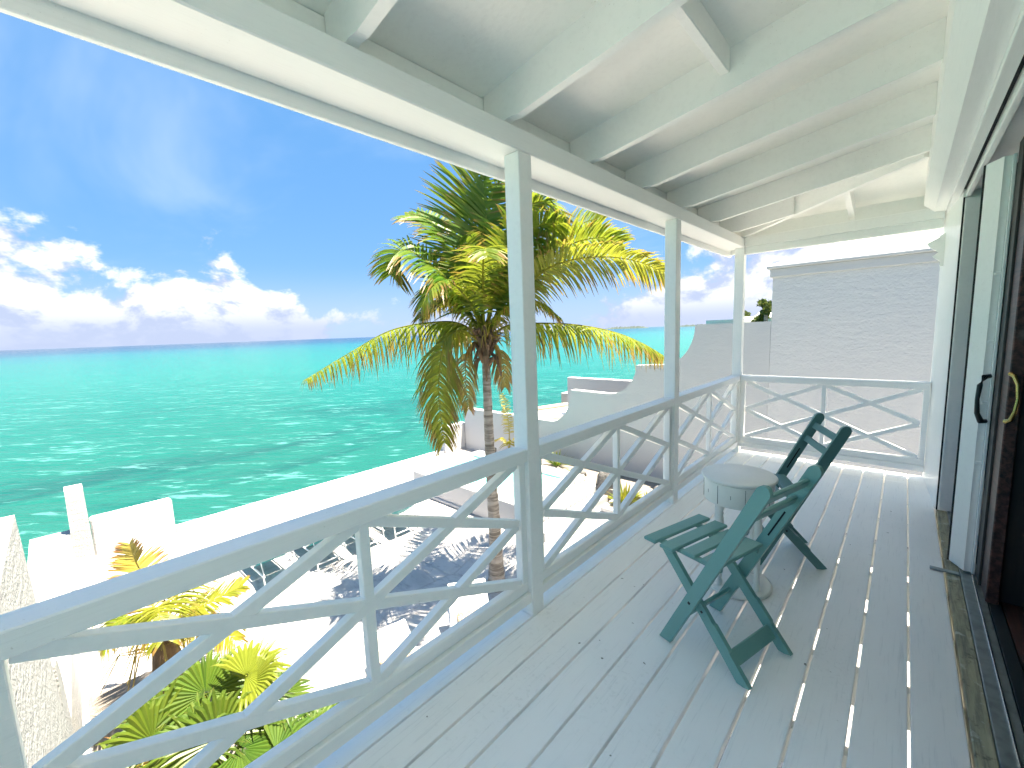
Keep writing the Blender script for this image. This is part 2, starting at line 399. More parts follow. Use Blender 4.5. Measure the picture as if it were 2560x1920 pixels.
k = t.m('GREATER_THAN', t.m('FRACT', t.m('MULTIPLY', s0.outputs[1], 14.0)), .5)
setb(t, b, Base_Color=t.mix(k, (.76, .76, .74), (.08, .09, .11)), Roughness=.85)

# ------------------------------------------------------------------ the setting: sea, terrace, sea bed of the site
G = -3.2           # terrace level
SEA = -5.6
rnd = random.Random(7)
b_ = MB(); b_.add([(-30000, -30000, SEA), (30000, -30000, SEA), (30000, 30000, SEA), (-30000, 30000, SEA)], [(0, 1, 2, 3)])
struct(b_.build('sea', 'sea_water'))
b_ = MB(); b_.box(-11.95, 9.0, -8.0, 11.05, G-3.2, G)
struct(b_.build('terrace_ground', 'terrace'))
b_ = MB(); b_.box(-14.0, 30.0, 11.06, 60.0, SEA-.8, -4.6)
struct(b_.build('neighbour_ground', 'tan_stone'))

# ------------------------------------------------------------------ balcony deck with its planks
deck = struct(empty('balcony_deck', (0, 0, 0)))
gx = [-.146, -.004, .156, .313, .469, .626, .783, .939, 1.096, 1.252, 1.409, 1.560]
for i in range(len(gx)-1):
    w = gx[i+1]-gx[i]; g = .0048 if i < 6 else (.0058 if i < 9 else .0045)
    for (y0, y1) in ((-1.3, 4.985), (4.991, 5.30)):
        mb = MB(); dz = rnd.uniform(-.0022, .0012)
        mb.box(-w/2+g, w/2-g, -(y1-y0)/2, (y1-y0)/2, -.036+dz, dz, .0022)
        mb.build('plank', 'deck_paint', deck, loc=(gx[i]+w/2, (y0+y1)/2, 0))
k = 0
for y in [-1.1 + .47*i for i in range(14)]:
    mb = MB(); mb.box(-.13, 1.58, y-.022, y+.022, -.20, -.042); mb.build('joist', 'white_paint', deck)
mb = MB(); mb.box(-.185, -.152, -1.3, 5.34, -.24, -.045, .004); mb.build('rim_board', 'white_paint_y', deck)
mb = MB(); mb.box(-.15, 1.56, 5.306, 5.34, -.24, -.045, .004); mb.build('rim_board', 'white_paint', deck)

# ------------------------------------------------------------------ posts
PY = [-.272, 1.519, 3.320, 5.152]; PW = .091
plabel = ['white square post at the near left end of the railing', 'white square post standing right in front of the palm crown',
          'white square post between the palm and the corner post', 'white corner post where the two railings meet']
for y, lb in zip(PY, plabel):
    mb = MB(); mb.box(-PW, 0, y, y+PW, 0.001, 2.258, .004)
    tag(mb.build('porch_post', 'white_paint'), lb, 'post', 'posts carrying the porch roof')

# ------------------------------------------------------------------ railing bays
ZT0, ZT1, ZB0, ZB1, ZB2 = .818, .880, .075, .128, .188
def railing(a, b, along, origin, label):
    """a bay from a to b along the local y; built in local coords where inner face is x=0, then turned"""
    root = empty('railing_panel', origin, 0 if along == 'y' else R(-90))
    tag(root, label, 'railing', 'lattice railing panels of the balcony')
    L = b-a
    def pt(x0, x1, y0, y1, z0, z1, name, ch=.003, mat='white_paint_y'):
        mb = MB(); mb.box(x0, x1, y0, y1, z0, z1, ch); return mb.build(name, mat, root)
    pt(-.098, -.002, 0.001, L-.001, ZT0, ZT1, 'top_rail', .004)
    pt(-.078, -.006, 0.001, L-.001, ZB0, ZB1, 'bottom_rail', .004)
    pt(-.068, -.022, 0.001, L-.001, ZB1+.0005, ZB2, 'bottom_rail_cap', .006)
    bt = .042
    pt(-.068, -.022, .001, bt, ZB2+.0005, ZT0-.0005, 'end_batten')
    pt(-.068, -.022, L-bt, L-.001, ZB2+.0005, ZT0-.0005, 'end_batten')
    y0, y1, ym = bt, L-bt, L/2; zm = (ZB2+ZT0)/2
    bw = .040
    pt(-.0640, -.0260, ym-.019, ym+.019, ZB2+.0005, ZT0-.0005, 'middle_batten')
    segs = [((y0, ZB2), (y1, ZT0), .0008), ((y0, ZT0), (y1, ZB2), -.0006),
            ((y0, zm), (ym, ZT0), -.0012), ((ym, ZT0), (y1, zm), .0014), ((y1, zm), (ym, ZB2), -.0018), ((ym, ZB2), (y0, zm), .0020)]
    for (p, q, dx) in segs:
        mb = MB(); mb.bar((-.045+dx, p[0], p[1]), (-.045+dx, q[0], q[1]), .036, bw, (1, 0, 0), .0025, -.012)
        mb.build('lattice_bar', 'white_paint', root)
    return root
railing(PY[0]+PW, PY[1], 'y', (0, PY[0]+PW, 0), 'white lattice railing panel above the fan palms, nearest the camera')
railing(PY[1]+PW, PY[2], 'y', (0, PY[1]+PW, 0), 'white lattice railing panel beside the two green chairs, pool steps behind')
railing(PY[2]+PW, PY[3], 'y', (0, PY[2]+PW, 0), 'white lattice railing panel next to the corner post, sea side')
railing(0, 1.510, 'x', (0, PY[3], 0), 'white lattice railing panel across the far end of the balcony')

# ------------------------------------------------------------------ porch roof: beam, soffit, fascia, rafters, ceiling
roof = tag(empty('porch_roof', (0, 0, 2.26)), 'white painted porch roof with exposed rafters and long eave beam', 'roof')
def rp(mb, name, mat='white_paint', **k):
    o = mb.build(name, mat, roof, **k); o.location = Vector(o.location)-Vector((0, 0, 2.26)); return o
zc = lambda x: 2.532 + .150*x           # ceiling underside
zr = lambda x: 2.362 + .150*x           # rafter underside
mb = MB(); mb.box(-.206, 0, -1.4, 5.243, 2.26, 2.356, .005); rp(mb, 'eave_beam', 'white_paint_y')
mb = MB(); mb.box(-.232, -.208, -1.4, 5.45, 2.211, 2.50, .003); rp(mb, 'fascia', 'white_paint_y')
YH, YE, HK = 5.150, 5.450, .62           # hip corner, end eave, plan slope of the hip
ze = lambda y: 2.532 + .150/HK*(YH-y)
def slab(pts, name):
    mb = MB(); n = len(pts); vs = list(pts) + [(x, y, z+.10) for x, y, z in pts]
    mb.add(vs, [tuple(range(n)), tuple(range(2*n-1, n-1, -1))] + [(i, (i+1) % n, (i+1) % n+n, i+n) for i in range(n)]); rp(mb, name, 'ceiling_paint')
slab([(-.30, -1.4, zc(-.30)), (1.70, -1.4, zc(1.70)), (1.70, YH-HK*1.70, zc(1.70)), (-.30, YH+HK*.30, zc(-.30))], 'ceiling')
slab([(-.299, YE, ze(YE)), (-.299, YH+HK*.30+.001, ze(YH+HK*.30)), (1.701, YH-HK*1.70+.001, ze(YH-HK*1.70)), (1.71, YE, ze(YE))], 'ceiling')
mb = MB(); mb.box(-.20, -.15, -1.4, 5.24, 2.357, 2.505); rp(mb, 'eave_blocking', 'ceiling_paint')
mb = MB(); mb.box(-.14, 1.7, 5.30, 5.34, 2.30, 2.50); rp(mb, 'eave_blocking', 'ceiling_paint')
for y in (-.60, .09, .778, 1.500, 2.180, 2.830, 3.516, 4.208, 4.83):
    j = rnd.uniform(-.004, .004); y0 = y-.042
    mb = MB(); x0, x1 = -.145, min(1.374, (YH-y)/HK-.02)
    lo = [(x0, zr(x0)), (.0, zr(0)+.012), (.05, zr(.05))] + ([(.5, zr(.5)+j), (1.0, zr(1.0)-j)] if x1 > 1.1 else []) + [(x1, zr(x1))]
    poly = lo + [(x1, zc(x1)+.004), (x0, zc(x0)+.004)]
    mb.prism(poly, y0, y); rp(mb, 'rafter', 'white_paint')
mb = MB(); q = 1/math.sqrt(2)
vs = []
for (x, dz0, dz1) in ((-.02, 0.0, .176), (1.36, -.006, .176)):
    for sg in (-1, 1):
        px_, py_ = x+sg*.013, YH-HK*x+sg*.021
        vs += [(px_, py_, zr(x)+dz0), (px_, py_, zc(x)+.006)]
mb.add(vs, [(0, 1, 3, 2), (4, 6, 7, 5), (0, 4, 5, 1), (2, 3, 7, 6), (0, 2, 6, 4), (1, 5, 7, 3)]); rp(mb, 'hip_rafter')
for x in (.89, ):
    mb = MB(); yj = YH-HK*x+.03; mb.prism([(5.24, ze(5.24)-.12), (yj, ze(yj)-.14), (yj, ze(yj)+.004), (5.24, ze(5.24)+.004)], x-.021, x+.021, axes='yz'); rp(mb, 'jack_rafter')
mb = MB(); mb.box(.655, .695, 1.501, 2.137, 2.535, 2.640, .004); rp(mb, 'blocking')
mb = MB(); mb.box(0.002, 1.506, 5.153, 5.240, 2.262, 2.357, .004); rp(mb, 'end_beam')
mb = MB(); mb.box(0.002, 1.506, 5.175, 5.232, 2.188, 2.2615, .004); rp(mb, 'end_beam_trim')
mb = MB(); mb.box(-.206, 1.7, YE-.03, YE-.006, 2.235, 2.49, .003); rp(mb, 'end_fascia', 'white_paint')

# ------------------------------------------------------------------ the house the balcony belongs to
house = tag(empty('house', (1.6, 0, 0)), 'white house with open sliding door and dark room inside', 'house')
def hp(mb, name, mat='white_paint', parent=None, **k):
    o = mb.build(name, mat, parent or house, **k)
    if not parent: o.location = Vector(o.location)-Vector((1.6, 0, 0))
    return o
mb = MB(); mb.prism([(1.375, 2.384), (1.442, 2.323), (1.512, 2.318), (1.512, 2.9), (1.375, 2.9)], -1.4, 5.15); hp(mb, 'header_beam', 'white_paint_y')
mb = MB(); mb.prism([(1.508, 5.30), (1.562, 4.412), (1.90, 4.412), (1.90, 5.30)], 0.0, 2.317, axes='xy'); hp(mb, 'wall_pier')
mb = MB(); mb.box(1.513, 1.555, -1.4, 5.2, 2.293, 2.42, .003); hp(mb, 'door_head_board', 'white_paint_y')
mb = MB(); mb.box(1.5555, 1.574, -1.4, 4.41, 2.318, 2.42); hp(mb, 'track_slot', 'dark_gap')
mb = MB(); mb.box(1.5745, 1.600, -1.4, 4.41, 2.262, 2.42, .003); hp(mb, 'door_track', 'door_white')
mb = MB(); mb.box(1.6005, 1.735, -1.4, 4.41, 2.302, 2.45, .003); hp(mb, 'door_head_board', 'door_white')
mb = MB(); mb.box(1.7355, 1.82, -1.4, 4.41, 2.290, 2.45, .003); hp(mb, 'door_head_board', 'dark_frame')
# upper wall, room, lower storey
mb = MB(); mb.box(1.82, 6.0, -1.4, 5.28, 2.46, 2.62); hp(mb, 'room_ceiling', 'interior_wall')
mb = MB(); mb.box(1.515, 6.4, -6.0, 5.29, 2.63, 3.3); hp(mb, 'upper_wall', 'stucco')
mb = MB(); mb.box(5.9, 6.1, -6.0, 5.28, 0, 2.459); hp(mb, 'room_wall', 'interior_wall')
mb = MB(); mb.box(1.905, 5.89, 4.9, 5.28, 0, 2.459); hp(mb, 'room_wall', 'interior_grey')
mb = MB(); mb.box(1.60, 5.89, -1.9, -1.45, 0, 2.459); hp(mb, 'room_wall', 'interior_wall')
mb = MB(); mb.box(1.60, 6.4, -6.0, 5.28, -3.2, -.30); hp(mb, 'lower_storey', 'stucco')
mb = MB(); mb.box(1.605, 1.66, -1.45, 1.45, .026, 2.299); hp(mb, 'bounce_panel', 'white_paint')  # unseen white panel beside the camera, added to bounce light onto the deck
# threshold
mb = MB(); mb.box(1.566, 1.622, -1.4, 4.40, -.05, .004, .003); hp(mb, 'sill_board', 'sill_wood')
mb = MB(); mb.box(1.623, 1.700, -1.4, 4.40, -.05, .012, .002); hp(mb, 'track_bed', 'aluminium')
mb = MB(); mb.box(1.665, 1.671, -1.4, 4.40, .0125, .022, .001); hp(mb, 'track_rail', 'steel_rail')
mb = MB(); mb.box(1.702, 1.745, -1.4, 4.40, -.05, .020, .002); hp(mb, 'track_bed', 'dark_gap')
fx = 1.748
while fx < 3.2:
    mb = MB(); mb.box(-.060, .060, -2.9, 2.9, -.03, .012, .002); hp(mb, 'floor_board', 'dark_wood', loc=(fx+.062, 1.5, 0)); fx += .124
mb = MB(); mb.box(fx, 5.9, -1.4, 4.4, -.04, .010); hp(mb, 'floor_board', 'dark_wood')

# sliding door leaves parked at the far side of the opening
def door(label, name='sliding_door'):
    return tag(empty(name, (0, 0, 0)), label, 'door')
d1 = door('plain white door jamb leaf next to the wall pier')
mb = MB(); mb.box(1.572, 1.665, 4.366, 4.404, .016, 2.25, .003); mb.build('panel', 'door_white', d1)
mb = MB(); mb.box(1.5635, 1.5715, 4.385, 4.411, .006, 2.26); mb.build('gasket', 'dark_gap', d1)
d2 = door('white glazed sliding door leaf with muntins and black pull handle')
mb = MB(); mb.prism([(1.584, 3.452), (1.636, 3.345), (1.664, 3.352), (1.612, 3.47)], .024, 2.235, axes='xy'); mb.build('stile', 'door_white', d2)
mb = MB(); mb.prism([(1.576, 3.462), (1.583, 3.4525), (1.611, 3.4705), (1.604, 3.48)], .020, 2.235, axes='xy'); mb.build('gasket', 'dark_gap', d2)
mb = MB(); mb.box(1.640, 1.660, 3.356, 4.3, .36, 2.0); mb.build('pane', 'glass', d2)
mb = MB(); mb.box(1.6405, 1.664, 3.353, 3.40, 2.001, 2.235, .002); mb.build('top_rail', 'door_white', d2)
mb = MB(); mb.box(1.6405, 1.664, 3.353, 3.40, .024, .359, .002); mb.build('kick_rail', 'door_white', d2)
for z in (.655, .985, 1.31, 1.66):
    mb = MB(); mb.box(1.641, 1.663, 3.336, 3.98, z-.008, z+.008, .002); mb.build('muntin', 'door_white', d2)
mb = MB(); mb.box(1.6645, 1.677, 3.325, 3.352, .024, 2.235, .002); mb.build('edge_strip', 'door_white', d2)
h = MB(); h.tube([(1.662, 3.338, 1.130), (1.640, 3.305, 1.128), (1.624, 3.292, 1.085), (1.619, 3.288, 1.01), (1.623, 3.292, .935), (1.640, 3.305, .890), (1.662, 3.338, .888)], [.012, .014, .011, .009, .011, .014, .012], 8)
h.build('pull_handle', 'black_metal', d2, smooth=True)
mb = MB(); mb.box(1.50, 1.62, 3.300, 3.332, .004, .014, .002); mb.build('floor_guide', 'aluminium', d2)
d3 = door('dark brown wooden door frame with brass pull handle', 'wooden_door')
mb = MB(); mb.box(1.680, 1.735, 3.205, 3.330, .022, 2.285, .003); mb.build('stile', 'dark_frame', d3)
mb = MB(); mb.box(1.690, 1.735, 3.030, 3.2045, .022, 2.285, .004); mb.build('stop', 'dark_wood', d3)
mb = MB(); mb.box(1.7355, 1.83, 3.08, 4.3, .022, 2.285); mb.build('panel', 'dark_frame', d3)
h = MB(); h.tube([(1.694, 3.034, 1.172), (1.703, 3.004, 1.165), (1.714, 2.996, 1.125), (1.719, 2.994, 1.06), (1.714, 2.996, 1.0), (1.705, 3.004, .958), (1.695, 3.034, .945)], [.010, .009, .007, .0065, .007, .009, .012], 8)
h.build('pull_handle', 'brass', d3, smooth=True)

# ornament fixed to the pier
z0 = 1.97
pts = [(1.408, 2.063), (1.470, 2.096), (1.500, 2.120), (1.536, 2.150), (1.548, 2.05), (1.548, 1.90), (1.545, 1.86), (1.496, 1.869), (1.500, 1.905), (1.450, 1.952), (1.485, 1.985), (1.440, 2.02)]
mb = MB(); mb.prism([(x-1.5, z-2.0) for x, z in pts], -.012, .012)
o = mb.build('wall_ornament', 'white_paint', loc=(1.5, 5.118, 2.0)); tag(o, 'white pointed fretwork ornament on the pier above the end railing', 'ornament')

# ------------------------------------------------------------------ folding chairs
def make_chair(label, mat, loc, rz):
    root = tag(empty('folding_chair', loc, rz), label, 'chair', 'green folding chairs on the deck')
    X = Vector((1, 0, 0))
    def prof(x, p, q, w, h, ch=.004, bev=0):
        mb = MB(); mb.bar((x, p[0], p[1]), (x, q[0], q[1]), w, h, (1, 0, 0), ch); return mb
    # back frame: front feet up to the top of the back; y = backwards
    a, bk = (-.178, -.004), (.252, .862)
    dv = Vector((0, bk[0]-a[0], bk[1]-a[1])).normalized(); nv = Vector((0, dv.z, -dv.y))
    for s in (-1, 1):
        x = s*.193
        mb = MB(); w = .011; h = .0265
        # outline in (along, across): square-cut foot, rounded head
        L = math.hypot(bk[0]-a[0], bk[1]-a[1])
        out = [(-.012, -h), (L-.02, -h), (L-.006, -h*.75), (L+.004, -h*.2), (L+.004, h*.25), (L-.008, h*.8), (L-.022, h), (.016, h)]
        vs = []
        for sx_ in (-w, w):
            for (l, c) in out:
                p = Vector((x+sx_, a[0], a[1])) + dv*l + nv*c; p.z = max(p.z, .0015); vs.append(p)
        n = len(out)
        mb.add(vs, [tuple(range(n)), tuple(range(2*n-1, n-1, -1))] + [(i, i+n, (i+1) % n+n, (i+1) % n) for i in range(n)])
        fo = mb.build('back_frame', mat, root)
        # slot on the inner face, and pivot bolt
        mb = MB(); c = Vector((x-s*.0115, a[0], a[1])) + dv*(L*.66) ; mb.obox(c, (dv, nv, X), (.075, .0035, .0012)); mb.build('slot', 'dark_gap', fo)
        mb = MB(); c = Vector((x+s*.0112, a[0], a[1])) + dv*.285; mb.obox(c, (dv, nv, X), (.006, .006, .0025), .0015); mb.build('bolt', 'black_metal', fo)
        # rear leg, inside the back frame
        x2 = s*.160
        p0, p1 = Vector((x2, .186, -.006)), Vector((x2, -.205, .438)); lv = (p1-p0).normalized(); ln = Vector((0, lv.z, -lv.y)); LL = (p1-p0).length
        out = [(.006, -.008), (.03, -.022), (LL, -.022), (LL, .022), (.245, .022), (.236, .027), (.14, .027), (.132, .022), (.0, .022)]
        vs = []
        for sx_ in (-.0105, .0105):
            for (l, c) in out:
                p = p0 + Vector((sx_, 0, 0)) + lv*l + ln*c; p.z = max(p.z, .0015); vs.append(p)
        n = len(out); mb = MB()
        mb.add(vs, [tuple(range(n)), tuple(range(2*n-1, n-1, -1))] + [(i, i+n, (i+1) % n+n, (i+1) % n) for i in range(n)])
        lg = mb.build('leg', mat, root)
        mb = MB(); c = p0 + lv*.30 + Vector((s*.0112, 0, 0)); mb.obox(c, (lv, ln, X), (.005, .005, .0025), .0015); mb.build('bolt', 'black_metal', lg)
    # stretchers
    mb = MB(); p = Vector((0, .186, -.006)) + (Vector((0, -.391, .444)).normalized())*.105; lv = Vector((0, -.391, .444)).normalized()
    mb.obox(p, (X, lv, X.cross(lv)), (.149, .030, .008), .003); mb.build('stretcher', mat, root)
    mb = MB(); p = Vector((0, a[0], a[1])) + dv*.165; mb.obox(p, (X, dv, nv), (.181, .016, .008), .003); mb.build('stretcher', mat, root)
    # seat slats and bearers
    for s in (-1, 1):
        mb = MB(); mb.bar((s*.138, -.285, .437), (s*.138, .055, .430), .018, .022, (1, 0, 0), .003); mb.build('seat_bearer', mat, root)
    for (y, hw, dp) in ((-.262, .212, .034), (-.170, .212, .036), (-.082, .176, .034), (.016, .172, .044)):
        z = .460 - (y+.26)*.02
        mb = MB(); mb.box(-hw, hw, y-dp, y+dp, z-.013, z+.004, .005); mb.build('seat_slat', mat, root)
    # back slats
    for l in (.885, .790):
        c = Vector((0, a[0], a[1])) + dv*l
        mb = MB(); mb.obox(c, (X, dv, nv), (.181, .020, .009), .004); mb.build('back_slat', mat, root)
    return root
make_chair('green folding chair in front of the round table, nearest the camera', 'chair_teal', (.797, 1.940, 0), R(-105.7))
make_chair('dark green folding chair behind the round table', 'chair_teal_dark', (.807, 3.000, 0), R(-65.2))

# ------------------------------------------------------------------ round table
tb = tag(empty('side_table', (.690, 2.480, 0), R(20)), 'small round distressed white table with turned legs between the chairs', 'table')
mb = MB(); mb.lathe([(.02, .612), (.172, .612), (.183, .617), (.187, .624), (.186, .630), (.180, .635), (.02, .636)], n=40); mb.build('table_top', 'old_white', tb, smooth=True)
ap = MB(); ap.lathe([(.168, .492), (.172, .496), (.173, .610), (.165, .611), (.160, .600), (.160, .496)], n=40, cap=False); apo = ap.build('apron', 'old_white', tb, smooth=True)
for i in range(16):
    a = 2*math.pi*i/16+.1; mb = MB(); d0 = Vector((math.cos(a), math.sin(a), 0)); td = Vector((-d0.y, d0.x, 0))
    L = .050 if i % 2 == 0 else .010
    mb.obox(d0*.1728+Vector((0, 0, .552)), (d0, td, (0, 0, 1)), (.0010, .0008, L)); mb.build('groove', 'rock', apo)
pf = [(.016, .022), (.019, .03), (.019, .05), (.012, .06), (.016, .075), (.0135, .09), (.015, .18), (.019, .32), (.018, .40), (.013, .425), (.018, .435), (.013, .447), (.019, .46), (.019, .500)]
for i in range(4):
    a = math.pi/4+i*math.pi/2; mb = MB(); mb.lathe(pf, (.128*math.cos(a), .128*math.sin(a), 0), 14); mb.build('leg', 'old_white', tb, smooth=True)
mb = MB(); mb.lathe([(.17, .0015), (.178, .004), (.180, .012), (.176, .020), (.168, .023), (.02, .024)], n=40); mb.build('base', 'old_white', tb, smooth=True)

# ------------------------------------------------------------------ garden and sea walls
def wall_poly(name, poly, y0, y1, mat, label, cat='wall', group=None):
    mb = MB(); mb.prism(poly, y0, y1); return tag(mb.build(name, mat), label, cat, group)
def sweep(xa, za, xb, zb, n=10):
    """concave quarter sweep from (xa,za) low to (xb,zb) high"""
    return [(xa+(xb-xa)*math.sin(t*math.pi/2/n), zb-(zb-za)*math.cos(t*math.pi/2/n)) for t in range(1, n)]
N0 = 11.05
top = [(-11.62, -1.53), (-7.23, -1.555)] + sweep(-7.23, -1.555, -6.40, -.447) + [(-6.40, -.447), (-5.09, -.475)] + sweep(-5.09, -.475, -4.17, .40) + [(-4.17, .40), (-3.41, .43)] + sweep(-3.41, .43, -2.58, 1.463) + [(-2.58, 1.463), (-.92, 1.480)]
wall_poly('garden_wall', [(-11.62, G-.1)] + top + [(-.92, G-.1)], N0, N0+.28, 'stucco_fine', 'tall white boundary wall stepping down to the sea in curved sweeps')
# sea wall, raised ends and corner pillar
sw = tag(empty('sea_wall', (-11.8, 5, G)), 'white sea wall along the terrace edge, raised at both ends', 'wall')
def swp(mb, name, mat='stucco'):
    o = mb.build(name, mat, sw); o.location = -Vector((-11.8, 5, G)); return o
mb = MB(); mb.box(-12.02, -11.72, 1.615, 10.03, -6.3, -3.09, .02); swp(mb, 'coping')
mb = MB(); mb.box(-12.02, -11.70, .17, 1.61, -6.3, -2.34, .03); swp(mb, 'raised_end')
mb = MB(); mb.box(-12.02, -11.66, 10.035, 11.20, -6.3, -2.15, .02); swp(mb, 'raised_end')
# battered garden wall on the near side: pillar, low run, tall run by the house
gw = tag(empty('garden_wall', (-6, -.5, G)), 'thick white rendered garden wall beside the palms, stepping up to the house', 'wall')
def gwp(mb, name, mat='stucco_rough'):
    o = mb.build(name, mat, gw); o.location = -Vector((-6, -.5, G)); return o
def batter(x0, x1, y0, y1, z0, z1, o0, o1):
    """block whose +y face leans out by o1 and -y face by o0 at the bottom"""
    mb = MB(); vs = []
    for x in (x0, x1):
        vs += [(x, y0-o0, z0), (x, y1+o1, z0), (x, y1, z1), (x, y0, z1)]
    mb.add(vs, [(0, 1, 2, 3), (7, 6, 5, 4), (0, 4, 5, 1), (1, 5, 6, 2), (2, 6, 7, 3), (3, 7, 4, 0)]); return mb
gwp(batter(-11.98, -11.5, -.14, .14, G-2, -1.55, .03, .06), 'pillar')
mb = MB(); vs = []
for (x, ya, yb) in ((-11.9, -.74, -.145), (-3.9, -.70, -.32)):
    vs += [(x, ya-.05, G-2), (x, yb+.09, G-2), (x, yb, -2.50), (x, ya, -2.50)]
mb.add(vs, [(0, 1, 2, 3), (7, 6, 5, 4), (0, 4, 5, 1), (1, 5, 6, 2), (2, 6, 7, 3), (3, 7, 4, 0)]); gwp(mb, 'low_run')
gwp(batter(-3.22, 1.0, -.66, -.30, G, .30, .05, .13), 'tall_run')
mb = MB(); mb.prism([(-3.22, -2.55), (-3.22, -.9)] + [(-3.22-.72*math.sin(t*math.pi/16), -.9-1.6*(1-math.cos(t*math.pi/16))) for t in range(1, 8)] + [(-3.94, -2.55)], -.69, -.24); gwp(mb, 'sweep')

# ------------------------------------------------------------------ neighbouring house
nh = tag(empty('neighbour_house', (4, 13, -3)), 'white rendered neighbouring house with stepped white roof beyond the end railing', 'house')
def np_(mb, name, mat='stucco', **k):
    o = mb.build(name, mat, nh, **k); o.location = -Vector((4, 13, -3)); return o
mb = MB(); mb.box(-.915, 9, N0, 19, -4.6, 2.44); np_(mb, 'wall')
mb = MB(); mb.box(-.965, 9.05, N0-.05, 19.05, 2.4405, 2.62, .01); np_(mb, 'eave_band', 'stucco_fine')
mb = MB(); mb.box(-1.02, 9.1, N0-.11, 19.1, 2.6205, 2.69, .015); np_(mb, 'eave_moulding', 'stucco_fine')
z, yy, xx = 2.6905, N0-.02, -.93
for i in range(9):
    mb = MB(); dy, dz = .62, .265; st = .035
    x1, y1 = 9, 19
    lo = [(xx, yy, z), (x1, yy, z), (x1, y1, z), (xx, y1, z)]; a = .0
    mid = [(xx, yy, z+st), (x1, yy, z+st), (x1, y1, z+st), (xx, y1, z+st)]
    hi = [(xx+dy, yy+dy, z+dz), (x1, yy+dy, z+dz), (x1, y1-dy, z+dz), (xx+dy, y1-dy, z+dz)]
    mb.add(lo+mid+hi, [(0,1,5,4),(1,2,6,5),(2,3,7,6),(3,0,4,7),(4,5,9,8),(5,6,10,9),(6,7,11,10),(7,4,8,11),(8,9,10,11)])
    np_(mb, 'roof_tier', 'roof_white'); z += dz+.0005; yy += dy-.004; xx += dy-.004
# wall of the property beyond, and its small beach deck
mb = MB(); mb.box(-8.62, -2, 14.0, 14.3, -4.6, -.45, .01); tag(mb.build('garden_wall', 'stucco_fine'), 'white straight-topped wall beyond the curved boundary wall', 'wall')
bd = tag(empty('beach_deck', (-12, 16, -3)), 'tan edged beach deck of the neighbour behind the curved wall', 'deck')
def bp(mb, name, mat):
    o = mb.build(name, mat, bd); o.location = -Vector((-12, 16, -3)); return o
mb = MB(); mb.prism([(-10.0, 11.9), (-8.65, 11.9), (-8.65, 16.6), (-9.2, 16.6), (-10.2, 13.6)], -4.6, -1.95, axes='xy'); bp(mb, 'platform', 'stucco')
ed = [(-10.0, 11.95), (-10.2, 13.0), (-10.15, 13.9), (-9.75, 15.2), (-9.2, 16.5)]
mb = MB(); mb.tube([(x, y, -1.86) for x, y in ed], .085, 6); bp(mb, 'rim', 'tan_stone')
mb = MB(); mb.box(-11.6, -8.7, 17.6, 18.2, -5.7, -1.75, .03); bp(mb, 'end_wall', 'stucco_rough')

# ------------------------------------------------------------------ raised pool with steps
pool = tag(empty('swimming_pool', (-7, 8, G)), 'raised white plunge pool with turquoise water and side steps', 'pool')
def pp(mb, name, mat='stucco_fine'):
    o = mb.build(name, mat, pool); o.location = -Vector((-7, 8, G)); return o
PT = -2.55
mb = MB(); mb.box(-9.28, -5.0, 6.93, 7.25, G, PT, .02); pp(mb, 'wall')
mb = MB(); mb.box(-9.28, -8.97, 7.251, 9.649, G, PT, .02); pp(mb, 'wall')
mb = MB(); mb.box(-9.28, -5.0, 9.13, 9.65, G, PT-.001, .02); pp(mb, 'wall')
mb = MB(); mb.box(-5.40, -5.0, 7.251, 9.129, G, PT-.002, .02); pp(mb, 'wall')
mb = MB(); mb.box(-8.969, -5.401, 7.251, 9.129, G+.1, PT-.07); pp(mb, 'water', 'pool_water')
for i, (x0, zt) in enumerate(((-5.0, -2.765), (-4.65, -2.98))):
    mb = MB(); mb.box(x0+.001, x0+.37, 6.93, 9.65, G, zt, .012); pp(mb, 'step')
    mb = MB(); mb.box(x0+.0015 if i == 0 else x0+.0215, x0+.012 if i == 0 else x0+.032, 6.95, 9.63, zt+.002 if i == 0 else zt+.002, zt+.07); pp(mb, 'tile_band', 'step_tile')
mb = MB(); mb.box(-9.24, -7.0, 6.88, 6.929, G, G+.09, .02); pp(mb, 'plinth')
# planting bed behind the pool and planter by the steps
mb = MB(); mb.box(-8.9, -3.0, 9.66, 11.04, G-.05, -2.80); struct(mb.build('planting_bed', 'soil'))
pl = tag(empty('stone_planter', (-3.7, 9.3, G)), 'low white stone planter beside the pool steps', 'planter')
for (x0, x1, y0, y1) in ((-4.05, -3.2, 8.85, 9.0), (-4.05, -3.92, 9.001, 9.65)):
    for k in range(2):
        mb = MB(); mb.box(x0-.03*(1-k), x1, y0-.03*(1-k), y1, G+.13*k, G+.13*(k+1)-.006, .02); o = mb.build('course', 'stucco', pl); o.location = -Vector((-3.7, 9.3, G))
mb = MB(); mb.box(-3.915, -3.0, 9.005, 9.65, G, G+.22); o = mb.build('soil', 'soil', pl); o.location = -Vector((-3.7, 9.3, G))

